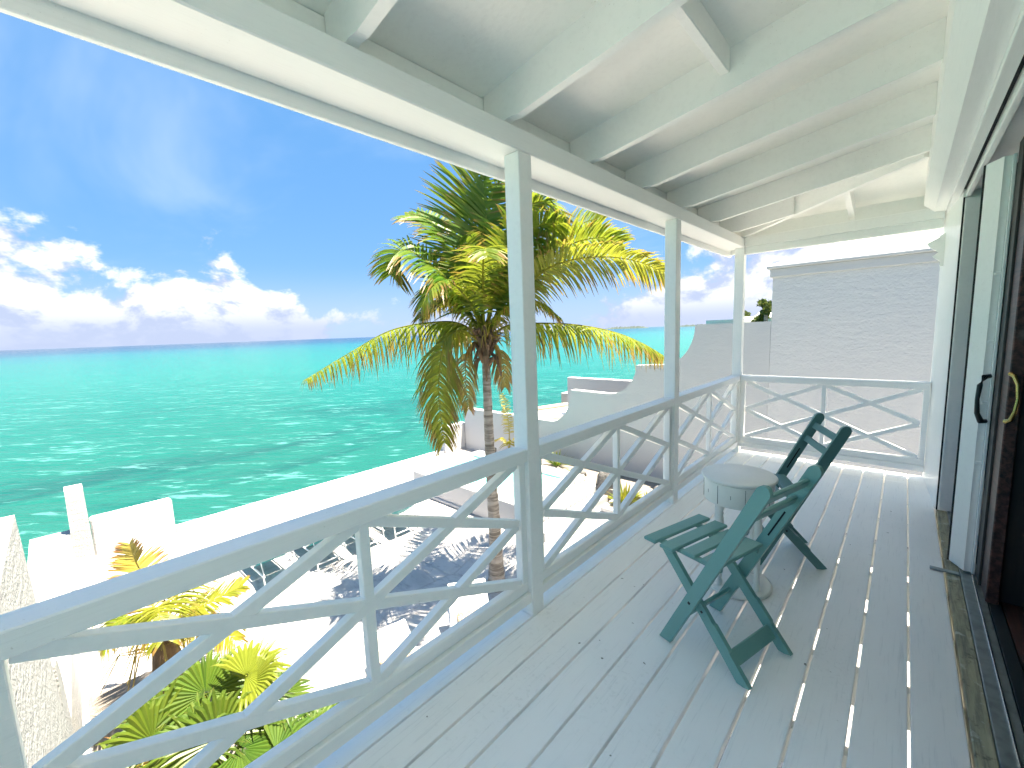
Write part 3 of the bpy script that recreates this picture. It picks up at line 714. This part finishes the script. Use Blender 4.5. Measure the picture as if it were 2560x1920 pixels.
def boulder(loc, r, sq, seed, label):
    rr = random.Random(seed); bm = MB(); n, k = 14, 9; vs = []
    for j in range(k+1):
        ph = math.pi*j/k
        for i in range(n):
            th = 2*math.pi*i/n; q = 1+.16*math.sin(3*th+seed)*math.sin(ph)+rr.uniform(-.10, .10)
            vs.append((r*sq[0]*q*math.sin(ph)*math.cos(th), r*sq[1]*q*math.sin(ph)*math.sin(th), r*sq[2]*q*math.cos(ph)))
    fs = [(j*n+i, (j+1)*n+i, (j+1)*n+(i+1) % n, j*n+(i+1) % n) for j in range(k) for i in range(n)]
    bm.add(vs, fs); return tag(bm.build('boulder', 'rock', smooth=True, loc=loc), label, 'rock')
boulder((-4.42, 9.92, -2.72), .30, (1, 1, 1.25), 2, 'large dark boulder at the end of the pool steps')
boulder((-3.05, 10.35, -2.85), .22, (1.2, 1, .9), 5, 'dark boulder against the wall right of the yellow-green plant')
boulder((-5.55, 10.2, -2.78), .16, (1.3, 1, .8), 8, 'small dark rock behind the pool coping')

# ------------------------------------------------------------------ sun loungers
def make_lounger(loc, rz, label, sling, group='sun loungers on the terrace', seat=None):
    """head at the local origin, feet towards +y"""
    root = tag(empty('sun_lounger', loc, rz), label, 'sun lounger', group)
    F = 'lounger_frame'
    for s in (-1, 1):
        mb = MB(); mb.tube([(s*.30, .06, .32), (s*.30, .9, .30), (s*.30, 1.88, .30), (s*.30, 1.92, .27)], .016, 8); mb.build('side_rail', F, root, smooth=True)
        for (y, yo) in ((.10, -.03), (1.62, .05)):
            mb = MB(); mb.tube([(s*.30, y, .31), (s*.295, y+yo, .0)], .014, 8); mb.build('leg', F, root, smooth=True)
        mb = MB(); mb.tube([(s*.285, .66, .325), (s*.285, .30, .55), (s*.285, .03, .735)], .015, 8); mb.build('back_rail', F, root, smooth=True)
        mb = MB(); mb.tube([(s*.285, .24, .59), (s*.292, .08, .33)], .010, 8); mb.build('back_stay', F, root, smooth=True)
    for (p, q) in (((-.29, .085, .14), (.29, .085, .14)), ((-.29, 1.65, .14), (.29, 1.65, .14)), ((-.285, .03, .735), (.285, .03, .735)), ((-.30, 1.92, .27), (.30, 1.92, .27))):
        mb = MB(); mb.tube([p, q], .013, 8); mb.build('cross_rail', F, root, smooth=True)
    def sheet(pts, name, mat):
        mb = MB(); n = len(pts); vs = []
        for dz in (0, -.012):
            for s in (-1, 1):
                vs += [(s*.270, y, z+dz) for y, z in pts]
        fs = []
        for i in range(n-1):
            fs += [(i, i+1, n+i+1, n+i), (2*n+i, 3*n+i, 3*n+i+1, 2*n+i+1), (i, 2*n+i, 2*n+i+1, i+1), (n+i, n+i+1, 3*n+i+1, 3*n+i)]
        fs += [(0, n, 3*n, 2*n), (n-1, 3*n-1, 4*n-1, 2*n-1)]
        mb.add(vs, fs); return mb.build(name, mat, root, smooth=True)
    sheet([(.665, .315), (1.0, .290), (1.45, .288), (1.90, .298)], 'seat_sling', seat or sling)
    sheet([(.035, .728), (.18, .625), (.42, .46), (.655, .322)], 'back_sling', sling)
    return root
for i, (x, y, a, nm) in enumerate(((-7.07, 2.50, 92, 'teal sun lounger facing the sea, nearest the young coconut palm'), (-7.03, 3.45, 90, 'teal sun lounger facing the sea, second of the row from the young palm'),
        (-6.99, 4.32, 90, 'teal sun lounger facing the sea, third of the row from the young palm'), (-6.93, 5.17, 89, 'teal sun lounger facing the sea, nearest the raised pool'))):
    make_lounger((x, y, G), R(a), nm, 'sling_teal')
make_lounger((-3.62, 4.08, G), math.atan2(-.82, -.57), 'white sun lounger with striped seat at the foot of the coconut palm', 'lounger_frame', 'sun loungers near the house', 'stripe')
make_lounger((-3.66, 2.63, G), math.atan2(-.985, -.17), 'cream sun lounger near the house, woven pillow on it', 'sling_beige', 'sun loungers near the house')
def pillow(loc, rot, label, sx=.20, sy=.13, sz=.055):
    mb = MB(); n, k = 16, 8; vs = []
    for j in range(k+1):
        ph = -math.pi/2+math.pi*j/k
        for i in range(n):
            th = 2*math.pi*i/n; ce = lambda v, e: math.copysign(abs(v)**e, v)
            vs.append((sx*ce(math.cos(ph), .55)*ce(math.cos(th), .45), sy*ce(math.cos(ph), .55)*ce(math.sin(th), .45), sz*ce(math.sin(ph), .8)))
    mb.add(vs, [(j*n+i, j*n+(i+1) % n, (j+1)*n+(i+1) % n, (j+1)*n+i) for j in range(k) for i in range(n)])
    o = mb.build('pillow', 'woven', smooth=True, loc=loc); o.rotation_euler = rot; return tag(o, label, 'pillow', 'woven pillows on the loungers')
def on_lounger(l, rz, y, z): return (l[0]-math.sin(rz)*y, l[1]+math.cos(rz)*y, l[2]+z)
rz2, rz1 = math.atan2(-.82, -.57), math.atan2(-.985, -.17)
pillow(on_lounger((-3.62, 4.08, G), rz2, .50, .475), (R(-34), 0, rz2), 'woven cream pillow on the striped lounger by the palm trunk')
pillow(on_lounger((-3.66, 2.63, G), rz1, .43, .520), (R(-34), 0, rz1), 'woven beige pillow on the cream lounger')

# ------------------------------------------------------------------ plants
def spline(pts, n):
    P = [Vector(p) for p in pts]; P = [P[0]*2-P[1]] + P + [P[-1]*2-P[-2]]; out = []; m = len(P)-3
    for i in range(n+1):
        u = i/n*m; k = min(int(u), m-1); f = u-k; a, b, c, d = P[k:k+4]
        out.append(.5*((2*b)+(c-a)*f+(2*a-5*b+4*c-d)*f*f+(3*b-a-3*c+d)*f**3))
    return out
def frond(name, parent, mat, pts, nl=56, L=.62, droop=.35, lift=0.15, yel=.2, seed=1, base=.10, w=.021, org=(0,0,0), rad=.020, tipburn=.0, flip=0.0, minl=.35):
    rr = random.Random(seed); path = spline(pts, 40); mb = MB()
    org = Vector(org); path = [p-org for p in path]
    mb.tube(path, [rad*(1-.86*i/40) for i in range(41)], 6, (0.1, .6, min(1, yel+.45)))
    for side in (-1, 1):
        for i in range(nl):
            t = base+(1-base)*((i+rr.uniform(.1, .9))/nl); u = t*40; k = min(int(u), 39); p = path[k].lerp(path[k+1], u-k)
            T = (path[min(k+1, 40)]-path[max(k-1, 0)]).normalized()
            S = T.cross(Vector((0, 0, 1)))
            if S.length < .45: S = T.cross(Vector((.72, -.69, 0)))
            S.normalize(); N = S.cross(T)
            q = min(1, t/.22); ln = L*(.45+.55*q)*(1-(1-minl)*max(0, (t-.45)/.55)**1.6)*rr.uniform(.86, 1.12)
            sw = .30+.45*t+rr.uniform(-.14, .14)
            D = (S*side + T*sw + N*(lift+flip*side)+Vector((0, 0, rr.uniform(-.10, .10)))).normalized()
            Wd = (T-D*T.dot(D)).normalized()
            Wd = (Wd + N*rr.uniform(-.5, .5)).normalized()
            g = droop*rr.uniform(.7, 1.35); gr = rr.random(); ye = min(1, max(0, yel+rr.uniform(-.18, .18)+.25*t*yel))
            brn = rr.random() < tipburn*(.3+t)
            vs = []; at = []
            for sgm, ww in ((0, .55), (.25, 1.0), (.55, .9), (.8, .55), (1.0, .08)):
                c = p + D*(ln*sgm*(1-.25*g*sgm)) + Vector((0, 0, -g*ln*sgm*sgm)); hw = w*ww*.5*(.6+.4*q)
                vs += [c-Wd*hw, c+Wd*hw]; a = (min(1, sgm*(1.0 if not brn else 1.5)+.02), gr, ye); at += [a, a]
            mb.add(vs, [(2*k2, 2*k2+1, 2*k2+3, 2*k2+2) for k2 in range(4)], at)
    return mb.build(name, mat, parent, tint=True)

mb = MB(); mb.prism([(-6.4, -.18), (-2.0, -.18), (-1.6, .9), (-2.0, 1.75), (-3.4, 1.7), (-4.6, 1.05), (-6.3, .95)], G-.05, G+.03, axes='xy'); struct(mb.build('palm_bed', 'soil'))
PB = (-3.96, 5.06, G)
palm = tag(empty('coconut_palm', PB), 'tall coconut palm growing from the terrace, crown in front of the sea', 'palm tree')
mb = MB(); path = []; rads = []
for i in range(44):
    z = 4.45*i/43; path.append((.03*math.sin(z*1.1), .02*math.sin(z*1.7+1), z))
    r = .175*math.exp(-z/.45)*.35 + .118 - .012*z; rads.append(r*(1+.035*((i % 2)*2-1)))
mb.tube(path, rads, 18); mb.build('trunk', 'palm_bark', palm, smooth=True)
mb = MB()
rr = random.Random(3)
for i in range(26):
    a = i*2.4; z0 = 4.12+.02*i
    p = Vector((.07*math.cos(a), .07*math.sin(a), z0)); q = Vector((.19*math.cos(a), .19*math.sin(a), z0+rr.uniform(.05, .30)))
    e2 = q+Vector((.10*math.cos(a), .10*math.sin(a), rr.uniform(-.25, .12)))
    mb.tube([p, q, e2], [.045, .035, .008], 6)
mb.build('leaf_sheath', 'palm_fibre', palm, smooth=True)
mb = MB()
for (a, z, L) in ((2.5, 4.30, .55), (3.3, 4.25, .45), (.4, 4.3, .4), (5.5, 4.35, .5)):
    p = Vector((.10*math.cos(a), .10*math.sin(a), z)); mb.tube([p, p+Vector((.12*math.cos(a), .12*math.sin(a), -.10)), p+Vector((.17*math.cos(a), .17*math.sin(a), -L))], [.03, .05, .012], 6)
mb.build('dead_stalk', 'palm_fibre', palm, smooth=True)
FR = [
 # path, leaflets, length, droop, lift, yellow
 ([(-4.02,5.03,1.28),(-4.32,4.90,1.59),(-4.78,4.71,1.67),(-5.68,4.32,1.56),(-6.57,3.94,1.17),(-7.64,3.47,.64)], 92, 0.66, 0.95, -0.15, 0.34, 0.55),
 ([(-3.98,4.98,1.28),(-4.08,4.67,1.49),(-4.16,4.39,1.40),(-4.20,4.25,.95),(-4.21,4.20,.35),(-4.20,4.25,-.34)], 84, 0.6, 0.75, 0.1, 0.7, 0.5),
 ([(-3.98,5.02,1.35),(-4.10,4.78,1.91),(-4.23,4.52,2.33),(-4.38,4.24,2.62),(-4.52,3.96,2.79),(-4.60,3.80,2.66),(-4.63,3.73,2.41)], 84, 0.86, 0.34, 0.3, 0.12, 0.35),
 ([(-4.00,5.05,1.40),(-4.18,4.99,2.17),(-4.26,4.96,2.94),(-4.18,4.99,3.53),(-3.98,5.05,4.03),(-3.78,5.12,4.33)], 84, 0.95, 0.12, 0.22, 0.04, 0.08),
 ([(-3.96,5.06,1.40),(-3.97,5.01,2.30),(-3.95,5.17,3.07),(-3.92,5.45,3.71),(-3.88,5.85,4.16),(-3.84,6.21,4.26)], 84, 0.95, 0.18, 0.25, 0.12, 0.05),
 ([(-3.95,5.06,1.40),(-3.78,5.14,2.29),(-3.52,5.25,3.01),(-3.21,5.38,3.40),(-2.93,5.50,3.44),(-2.80,5.56,3.18)], 80, 0.85, 0.3, 0.2, 0.12, 0.1),
 ([(-3.94,5.07,1.38),(-3.67,5.22,1.82),(-3.10,5.52,2.36),(-2.70,5.74,2.54),(-2.19,6.01,2.56),(-1.75,6.24,2.45),(-1.42,6.42,2.26)], 100, 0.82, 0.36, 0.25, 0.62, 0.45),
 ([(-3.95,5.07,1.30),(-3.73,5.36,1.55),(-3.40,5.81,1.58),(-2.97,6.37,1.53),(-2.55,6.93,1.38),(-2.22,7.36,1.16),(-1.97,7.70,.92)], 92, 0.62, 0.85, -0.1, 0.42, 0.4),
 ([(-3.95,5.08,1.40),(-3.76,5.57,2.31),(-3.55,6.10,2.90),(-3.33,6.65,3.26),(-3.13,7.16,3.48),(-3.05,7.36,3.48)], 78, 0.85, 0.25, 0.2, 0.2, 0.15),
 ([(-3.95,5.07,1.40),(-3.58,5.36,2.10),(-3.20,5.65,2.50),(-2.81,5.96,2.83),(-2.43,6.25,2.92),(-2.13,6.49,2.82)], 84, 0.82, 0.28, 0.2, 0.25, 0.2),
 ([(-3.97,5.05,1.40),(-4.30,5.30,2.10),(-4.75,5.75,2.60),(-5.25,6.25,2.75),(-5.70,6.70,2.60)], 70, 0.8, 0.35, 0.2, 0.15, 0.1),
 ([(-3.96,5.04,1.40),(-3.75,4.85,2.05),(-3.40,4.55,2.50),(-3.05,4.25,2.62),(-2.80,4.05,2.45)], 64, 0.6, 0.35, 0.2, 0.3, 0.2),
 ([(-3.96,5.04,1.36),(-3.92,4.70,1.95),(-3.90,4.30,2.25),(-3.90,3.95,2.15),(-3.92,3.75,1.85)], 60, 0.6, 0.4, 0.15, 0.2, 0.3),
 ([(-3.97,5.08,1.40),(-4.05,5.50,2.20),(-4.10,6.10,2.70),(-4.15,6.80,2.80),(-4.20,7.40,2.55)], 66, 0.8, 0.35, 0.2, 0.15, 0.1),
 ([(-3.95,5.05,1.30),(-4.15,4.90,1.75),(-4.45,4.75,2.02),(-4.75,4.62,2.00),(-5.05,4.50,1.75)], 64, 0.55, 0.55, 0.1, 0.5, 0.5),
 ([(-3.95,5.06,1.30),(-3.72,5.15,1.70),(-3.45,5.30,1.95),(-3.10,5.48,1.92),(-2.80,5.65,1.65)], 60, 0.55, 0.55, 0.1, 0.45, 0.5),
 ([(-3.96,5.06,1.40),(-4.02,5.02,2.2),(-3.98,5.10,3.0),(-3.85,5.25,3.7),(-3.60,5.40,4.15)], 80, 0.9, 0.12, 0.3, 0.08, 0.05),
 ([(-3.96,5.05,1.40),(-4.10,4.90,2.25),(-4.32,4.72,2.95),(-4.62,4.50,3.35),(-4.95,4.28,3.45)], 76, .80, .25, .25, .10, .15),
 ([(-3.95,5.07,1.40),(-3.85,5.30,2.30),(-3.72,5.62,3.05),(-3.55,6.00,3.55),(-3.35,6.40,3.75)], 76, .85, .2, .25, .12, .1),
 ([(-3.95,5.06,1.40),(-3.70,5.10,2.15),(-3.35,5.18,2.75),(-2.95,5.30,3.05),(-2.55,5.42,3.05)], 76, .75, .3, .2, .2, .15),
]
for i, (pt, nl, L, dr, li, ye, tbn) in enumerate(FR):
    frond('frond', palm, 'palm_leaf', pt, nl, L, dr, li, ye*.8, 11+i, .14, .040, PB, .026, tbn, {2: .75, 6: .55, 8: .7, 9: .6, 17: .6, 19: .6}.get(i, 0.0))
for i, pt in enumerate(([(-3.98,5.02,1.20),(-4.10,4.92,1.30),(-4.22,4.84,1.05),(-4.24,4.82,.55),(-4.22,4.83,.15)], [(-3.94,5.08,1.20),(-3.84,5.18,1.25),(-3.76,5.26,.95),(-3.75,5.28,.50)])):
    frond('dead_frond', palm, 'dry_leaf', pt, 40, .34, .9, 0, .3, 91+i, .2, .03, PB, .022, .8)
# soft yellow flower and old stalks in the heart of the crown
mb = MB(); rr = random.Random(9)
for i in range(60):
    a = rr.uniform(0, 6.28); p = Vector((0, 0, 4.55+rr.uniform(-.05, .25))); L = rr.uniform(.3, .75); el = rr.uniform(-.2, .8)
    e1 = p+Vector((math.cos(a)*L*.6, math.sin(a)*L*.6, L*el*.8)); e2 = p+Vector((math.cos(a)*L, math.sin(a)*L, L*el*.8-.18))
    mb.tube([p, e1, e2], [.012, .008, .003], 4, (.2, .5, 1.0))
mb.build('flower_stalk', 'dry_leaf', palm, tint=True)

# young coconut palm by the garden wall
YB = (-5.55, .55, G)
young = tag(empty('young_palm', YB), 'young yellowing coconut palm beside the thick garden wall', 'palm tree')
mb = MB(); mb.tube([(0, 0, 0), (.02, .02, .35), (.03, .03, .75), (.05, .04, 1.10)], [.20, .17, .14, .07], 14); mb.build('trunk', 'palm_fibre', young, smooth=True)
YF = [([(-5.52,.58,-2.2),(-5.75,.50,-1.75),(-5.95,.45,-1.42),(-6.05,.42,-1.15)], 60, .36, .10, .3, .95, .6),
      ([(-5.50,.58,-2.2),(-5.37,.75,-2.05),(-5.28,.98,-1.98),(-5.20,1.25,-1.90),(-5.16,1.42,-1.86)], 46, .42, .12, .1, .45, .2),
      ([(-5.52,.56,-2.2),(-5.38,.38,-1.85),(-5.30,.18,-1.76),(-5.28,.04,-1.85)], 40, .45, .5, .1, .25, .1),
      ([(-5.52,.58,-2.2),(-5.30,.55,-1.80),(-4.98,.52,-1.66),(-4.65,.50,-1.85)], 44, .45, .5, .1, .40, .2),
      ([(-5.52,.58,-2.25),(-5.35,.85,-2.1),(-5.10,1.05,-2.15),(-4.85,1.2,-2.4)], 40, .42, .6, .1, .50, .3),
      ([(-5.52,.58,-2.2),(-5.7,.85,-1.8),(-5.9,1.1,-1.7),(-6.1,1.3,-1.9)], 40, .45, .5, .1, .35, .2)]
for i, (pt, nl, L, dr, li, ye, tbn) in enumerate(YF):
    frond('frond', young, 'dry_leaf' if i == 0 else 'palm_leaf', pt, int(nl*1.3), L*1.15, dr, li, min(1, ye*1.3), 51+i, .14, .026, YB, .014, tbn)
mb = MB(); rr = random.Random(4)
for i in range(46):
    a = rr.uniform(0, 6.28); p = Vector((.05*math.cos(a), .05*math.sin(a), rr.uniform(.7, 1.25))); L = rr.uniform(.3, .8)
    e1 = p+Vector((math.cos(a)*L*.5, math.sin(a)*L*.5, .25*L)); e2 = p+Vector((math.cos(a)*L*.8, math.sin(a)*L*.8, -.5*L*rr.random()))
    mb.tube([p, e1, e2], [.012, .009, .004], 4, (.3, rr.random(), rr.random()))
mb.build('dry_stalk', 'dry_leaf', young, tint=True)

def fan_leaf(mb, c, nrm, upv, rad, seed, yel=.2, arc=250, nseg=26, cup=.18):
    rr = random.Random(seed); n = Vector(nrm).normalized(); u = Vector(upv); u = (u-n*u.dot(n)).normalized(); s = u.cross(n); c = Vector(c)
    for i in range(nseg):
        th = R(-arc/2+arc*(i+.5)/nseg); hw = R(arc/nseg)*.56
        drp = rr.uniform(.10, .45); ll = rad*(1-.12*abs(th)/2.2)*rr.uniform(.86, 1.12); g = rr.random(); ye = min(1, max(0, yel+rr.uniform(-.08, .08)))
        D = lambda a: u*math.cos(a)+s*math.sin(a)
        P = lambda a, r, k: c + D(a)*r + n*(k + cup*rad*(r/rad)**2) + Vector((0, 0, -drp*rad*max(0, r/rad-.5)**2*4))
        r1 = ll*.58; fold = r1*hw*.75
        vs = [P(th, .01, 0), P(th-hw, r1, -fold*.5), P(th, r1, fold*.5), P(th+hw, r1, -fold*.5), P(th-hw*.35, ll*.85, 0), P(th+hw*.35, ll*.85, 0), P(th, ll*1.05, 0)]
        at = [(0, g, ye), (.4, g, ye), (.4, g, min(1, ye+.2)), (.4, g, ye), (.7, g, ye), (.7, g, ye), (1, g, ye)]
        mb.add(vs, [(0, 1, 2), (0, 2, 3), (1, 4, 2), (2, 4, 5), (2, 5, 3), (4, 6, 5)], at)
def fan_palm(loc, label, leaves, name='fan_palm'):
    root = tag(empty(name, loc), label, 'palm', 'fan palms below the railing'); o = Vector(loc)
    mb = MB(); mb.tube([(0, 0, 0), (0, 0, .25), (.01, 0, .5)], [.10, .09, .05], 10); mb.build('trunk', 'palm_fibre', root, smooth=True)
    for i, (c, n, u, r, ye) in enumerate(leaves):
        m2 = MB(); c = Vector(c)-o; b0 = Vector((0, 0, .35)); mid = b0.lerp(c, .55)+Vector((0, 0, .12))
        m2.tube([b0, mid, c], [.013, .010, .007], 5, (.2, .5, min(1, ye+.3)))
        fan_leaf(m2, c, n, u, r, int(abs(c.x*1000+c.y*77)+i*13) % 9999, ye)
        m2.build('fan_leaf', 'fan_leaf', root, tint=True)
fan_palm((-3.25, .75, G), 'bright green fan palm below the near railing, widest leaves on top', [
    ((-3.05,.90,-1.66), (.50,-.10,.85), (.1,.9,.3), .40, .75), ((-3.02,.92,-1.72), (.2,-.6,.75), (.3,-.3,.9), .34, .70), ((-3.30,.62,-1.80), (.75,-.10,.65), (-.5,.2,.85), .46, .10), ((-2.92,.45,-1.98), (.7,-.5,.5), (.1,-.2,1), .44, .15),
    ((-2.72,.72,-2.05), (.6,.2,.8), (.6,.5,.2), .44, .05), ((-2.55,.95,-2.15), (.5,.3,.8), (.4,.8,.0), .42, .05), ((-3.0,1.15,-2.0), (.3,.5,.8), (0,1,.3), .42, .1), ((-2.85,.6,-1.95), (.85,-.1,.4), (.1,.1,1), .50, .22),
    ((-3.35,1.05,-2.1), (.2,.4,.9), (-.4,.9,.1), .40, .05), ((-2.5,.62,-2.3), (.7,.0,.7), (.7,0,-.2), .42, .0), ((-3.1,.5,-2.0), (.6,-.3,.7), (.2,-.6,.6), .40, .18), ((-2.72,1.10,-2.35), (.5,.5,.7), (.5,.8,-.2), .42, .0),
    ((-2.62,.40,-2.25), (.6,-.4,.7), (.6,-.6,.0), .40, .05)])
fan_palm((-3.45, .10, G), 'fan palm against the garden wall with long upright strap leaves', [
    ((-3.25,.22,-1.95), (.85,.2,.4), (.0,.1,1), .48, .30), ((-3.45,.30,-2.0), (.8,.1,.5), (-.1,.2,1), .44, .15), ((-3.05,.05,-2.25), (.8,-.1,.6), (.3,-.5,.6), .38, .30), ((-3.15,.40,-2.3), (.8,.3,.5), (.2,.6,.4), .40, .05),
    ((-3.5,-.02,-2.2), (.7,-.2,.7), (-.1,-.5,.7), .34, .25), ((-2.95,.25,-2.55), (.8,0,.5), (.5,.2,.3), .36, .1)])
fan_palm((-2.55, 1.35, G), 'low dark fan palm at the foot of the deck, under the bright fan palm', [
    ((-2.5,1.45,-2.45), (.4,.2,.9), (.3,.9,0), .40, .0), ((-2.4,1.2,-2.5), (.5,0,.9), (.8,.1,0), .38, .0), ((-2.75,1.5,-2.4), (.2,.4,.9), (-.4,.9,.1), .38, .05), ((-2.6,1.25,-2.3), (.4,-.2,.9), (.1,-.4,.9), .36, .05), ((-2.3,1.5,-2.6), (.5,.4,.8), (.7,.7,-.1), .36, .0)])

def strap_plant(loc, label, n, L, yel, seed, name='strap_plant', mat='palm_leaf', spread=1.0, w=.05, group=None):
    rr = random.Random(seed); root = tag(empty(name, loc), label, 'plant', group); mb = MB()
    for i in range(n):
        a = rr.uniform(0, 6.28); l = L*rr.uniform(.6, 1.1); el = rr.uniform(.5, 1.35); d0 = Vector((math.cos(a), math.sin(a), 0)); td = Vector((-d0.y, d0.x, 0)); g, ye = rr.random(), min(1, max(0, yel+rr.uniform(-.3, .3)))
        vs = []; at = []
        for s, ww in ((0, .6), (.3, 1), (.65, .8), (1, .05)):
            c = d0*(l*s*math.cos(el)*spread + .04) + Vector((0, 0, l*s*math.sin(el) - .45*l*s*s*(1-el/1.6)))
            vs += [c-td*w*ww*.5, c+td*w*ww*.5]; at += [(s, g, ye)]*2
        mb.add(vs, [(2*k, 2*k+1, 2*k+3, 2*k+2) for k in range(3)], at)
    mb.build('leaves', mat, root, tint=True)
    st = MB(); st.tube([(0, 0, 0), (0, 0, .12)], [.05, .03], 8); st.build('stem', 'palm_fibre', root, smooth=True)
    return root
strap_plant((-3.62, 9.32, G+.22), 'bushy yellow-green plant in the stone planter by the pool steps', 95, .62, .55, 21, w=.055)
strap_plant((-3.12, 9.55, G+.22), 'striped green plant at the right end of the stone planter', 40, .45, .30, 22, w=.04)
strap_plant((-6.55, 10.45, -2.80), 'spiky dark green plant behind the pool against the white wall', 46, .70, .05, 23, w=.045)
strap_plant((-5.75, 10.05, -2.80), 'low dark green tuft on the pool coping by the rocks', 30, .26, .0, 24, w=.03)
strap_plant((-3.55, .42, G+.03), 'tuft of long strap leaves between the fan palms and the wall', 60, 1.0, .12, 31, w=.06, mat='fan_leaf')
strap_plant((-2.55, .35, G+.03), 'tuft of green strap leaves at the bottom edge of the picture', 50, .85, .05, 32, w=.055, mat='fan_leaf')
strap_plant((-4.6, .35, G+.03), 'dry yellow tuft under the young coconut palm', 60, .75, .8, 33, w=.03, mat='dry_leaf')
sp = tag(empty('palm_seedling', (-8.70, 10.5, -2.80)), 'thin yellow palm seedling against the boundary wall by the sea', 'plant')
for i, pts in enumerate(([(0,0,0),(.02,.03,.7),(.0,.02,1.3),(-.06,-.02,1.8),(-.16,-.08,2.15)], [(0,0,0),(.02,.06,.5),(.02,.05,1.0),(-.02,.0,1.5),(-.15,-.1,1.75)], [(0,0,0),(.0,-.03,.3),(-.15,-.12,.55),(-.4,-.25,.5)], [(0,0,0),(.05,.05,.3),(.2,.15,.6),(.4,.3,.65)])):
    frond('frond', sp, 'dry_leaf' if i < 2 else 'palm_leaf', pts, 22, .32, .45, .2, .8, 71+i, .35, .035, (0,0,0), .014, .2)
lt = tag(empty('garden_spotlight', (-8.7, 9.85, -2.80)), 'small black garden spotlight behind the pool', 'lamp')
mb = MB(); mb.tube([(0,0,0),(0,0,.28)], .012, 6); mb.build('stake', 'black_metal', lt)
mb = MB(); mb.tube([(-.06,.05,.26),(.05,-.05,.36)], [.055, .045], 10); mb.build('lamp_head', 'black_metal', lt, smooth=True)

# ------------------------------------------------------------------ far shore: villas, trees, islands
def villa(loc, w, dp, h, label, nwin, roof=True, rz=0.0):
    root = tag(empty('villa', loc, rz), label, 'house', 'white villas on the far shore')
    mb = MB(); mb.box(-w/2, w/2, -dp/2, dp/2, -6, h); mb.build('wall', 'far_wall', root)
    if roof:
        mb = MB(); mb.add([(-w/2-.3, -dp/2-.3, h+.01), (w/2+.3, -dp/2-.3, h+.01), (w/2+.3, dp/2+.3, h+.01), (-w/2-.3, dp/2+.3, h+.01), (-w/4, 0, h+1.5), (w/4, 0, h+1.5)], [(0,1,5,4),(1,2,5),(2,3,4,5),(3,0,4),(0,3,2,1)]); mb.build('roof', 'roof_white', root)
    for i in range(nwin):
        x = -w/2+w*(i+.5)/nwin; mb = MB(); mb.box(x-.5, x+.5, -dp/2-.03, -dp/2+.02, h-2.3, h-.7); mb.build('window', 'far_glass', root)
villa((-21.2, 80, .0), 6.0, 5, 2.2, 'flat white villa with dark windows on the far shore, left of the corner post', 3, False)
villa((-18.9, 84, -.2), 4.6, 5, 1.3, 'small white villa with pitched roof on the far shore, right of the corner post', 2)
villa((-11.25, 62, .2), 2.6, 3, 1.9, 'white gabled villa on the far shore next to the neighbouring house', 1)
rr = random.Random(5)
def leaf_clump(mb, c, r, n, ls):
    for i in range(n):
        v = Vector((rr.gauss(0, 1), rr.gauss(0, 1), rr.gauss(0, 1))).normalized()*r*(rr.random()**.4); p = Vector(c)+Vector((v.x, v.y, v.z*.9))
        a = Vector((rr.gauss(0,1), rr.gauss(0,1), rr.gauss(0,1))).normalized(); b2 = a.cross(Vector((rr.gauss(0,1), rr.gauss(0,1), .3))).normalized()
        g = rr.random(); mb.add([p-a*ls, p+b2*ls*.5, p+a*ls, p-b2*ls*.5], [(0,1,2,3)], [(.2, g, rr.random()*.4)]*4)
def far_tree(loc, h, r, label, n=420):
    root = tag(empty('shore_tree', loc), label, 'tree', 'trees on the far shore')
    mb = MB(); mb.tube([(0,0,-3), (.1,0,h*.4), (.0,.1,h*.8)], [.25, .18, .06], 7); mb.build('trunk', 'palm_bark', root, smooth=True)
    mb = MB()
    for k in range(5): leaf_clump(mb, (rr.uniform(-.5,.5)*r, rr.uniform(-.5,.5)*r, h*.55+rr.uniform(0, .45)*h), r*.55, n//5, .22)
    mb.build('crown', 'hedge_leaf', root, tint=True)
far_tree((-8.95, 48, 1.0), 2.5, .85, 'tall green tree on the far shore against the neighbouring house')
far_tree((-9.75, 50, .6), 1.7, .75, 'round green bush left of the tall tree on the far shore')
far_tree((-20.0, 86, .4), 3.1, 1.0, 'dark pointed tree above the small far villa')
far_tree((-16.6, 78, .0), 1.6, 1.2, 'low green trees between the far villas')
mb = MB(); mb.prism([(-26, 84), (-22, 66), (-13, 44), (30, 44), (30, 220), (-66, 220)], SEA-1, .35, axes='xy'); struct(mb.build('far_shore', 'far_green'))
def island(cx, cy, L, h, label, seed):
    r3 = random.Random(seed); mb = MB(); n = 60; vs = []; dx, dy = cy/math.hypot(cx, cy), -cx/math.hypot(cx, cy)
    for i in range(n+1):
        u = i/n*2-1; z = h*(1-u**4)*(.55+.45*r3.random()); w = L*.08
        for k, (o, zz) in enumerate(((-w, SEA-1), (-w*.3, SEA+z), (w, SEA-1))): vs.append((cx+dx*L/2*u-cx/1e3*0+o*cx/math.hypot(cx, cy), cy+dy*L/2*u+o*cy/math.hypot(cx, cy), zz))
    mb.add(vs, [f for i in range(n) for f in ((3*i, 3*i+3, 3*i+4, 3*i+1), (3*i+1, 3*i+4, 3*i+5, 3*i+2))]); tag(mb.build('island', 'island_green', smooth=True), label, 'island', 'low islands on the horizon')
island(-1560, 2980, 330, 21, 'long low island on the horizon beside the palm frond tips', 1)
island(-1060, 3020, 240, 15, 'faint low island on the horizon left of the curved wall', 2)
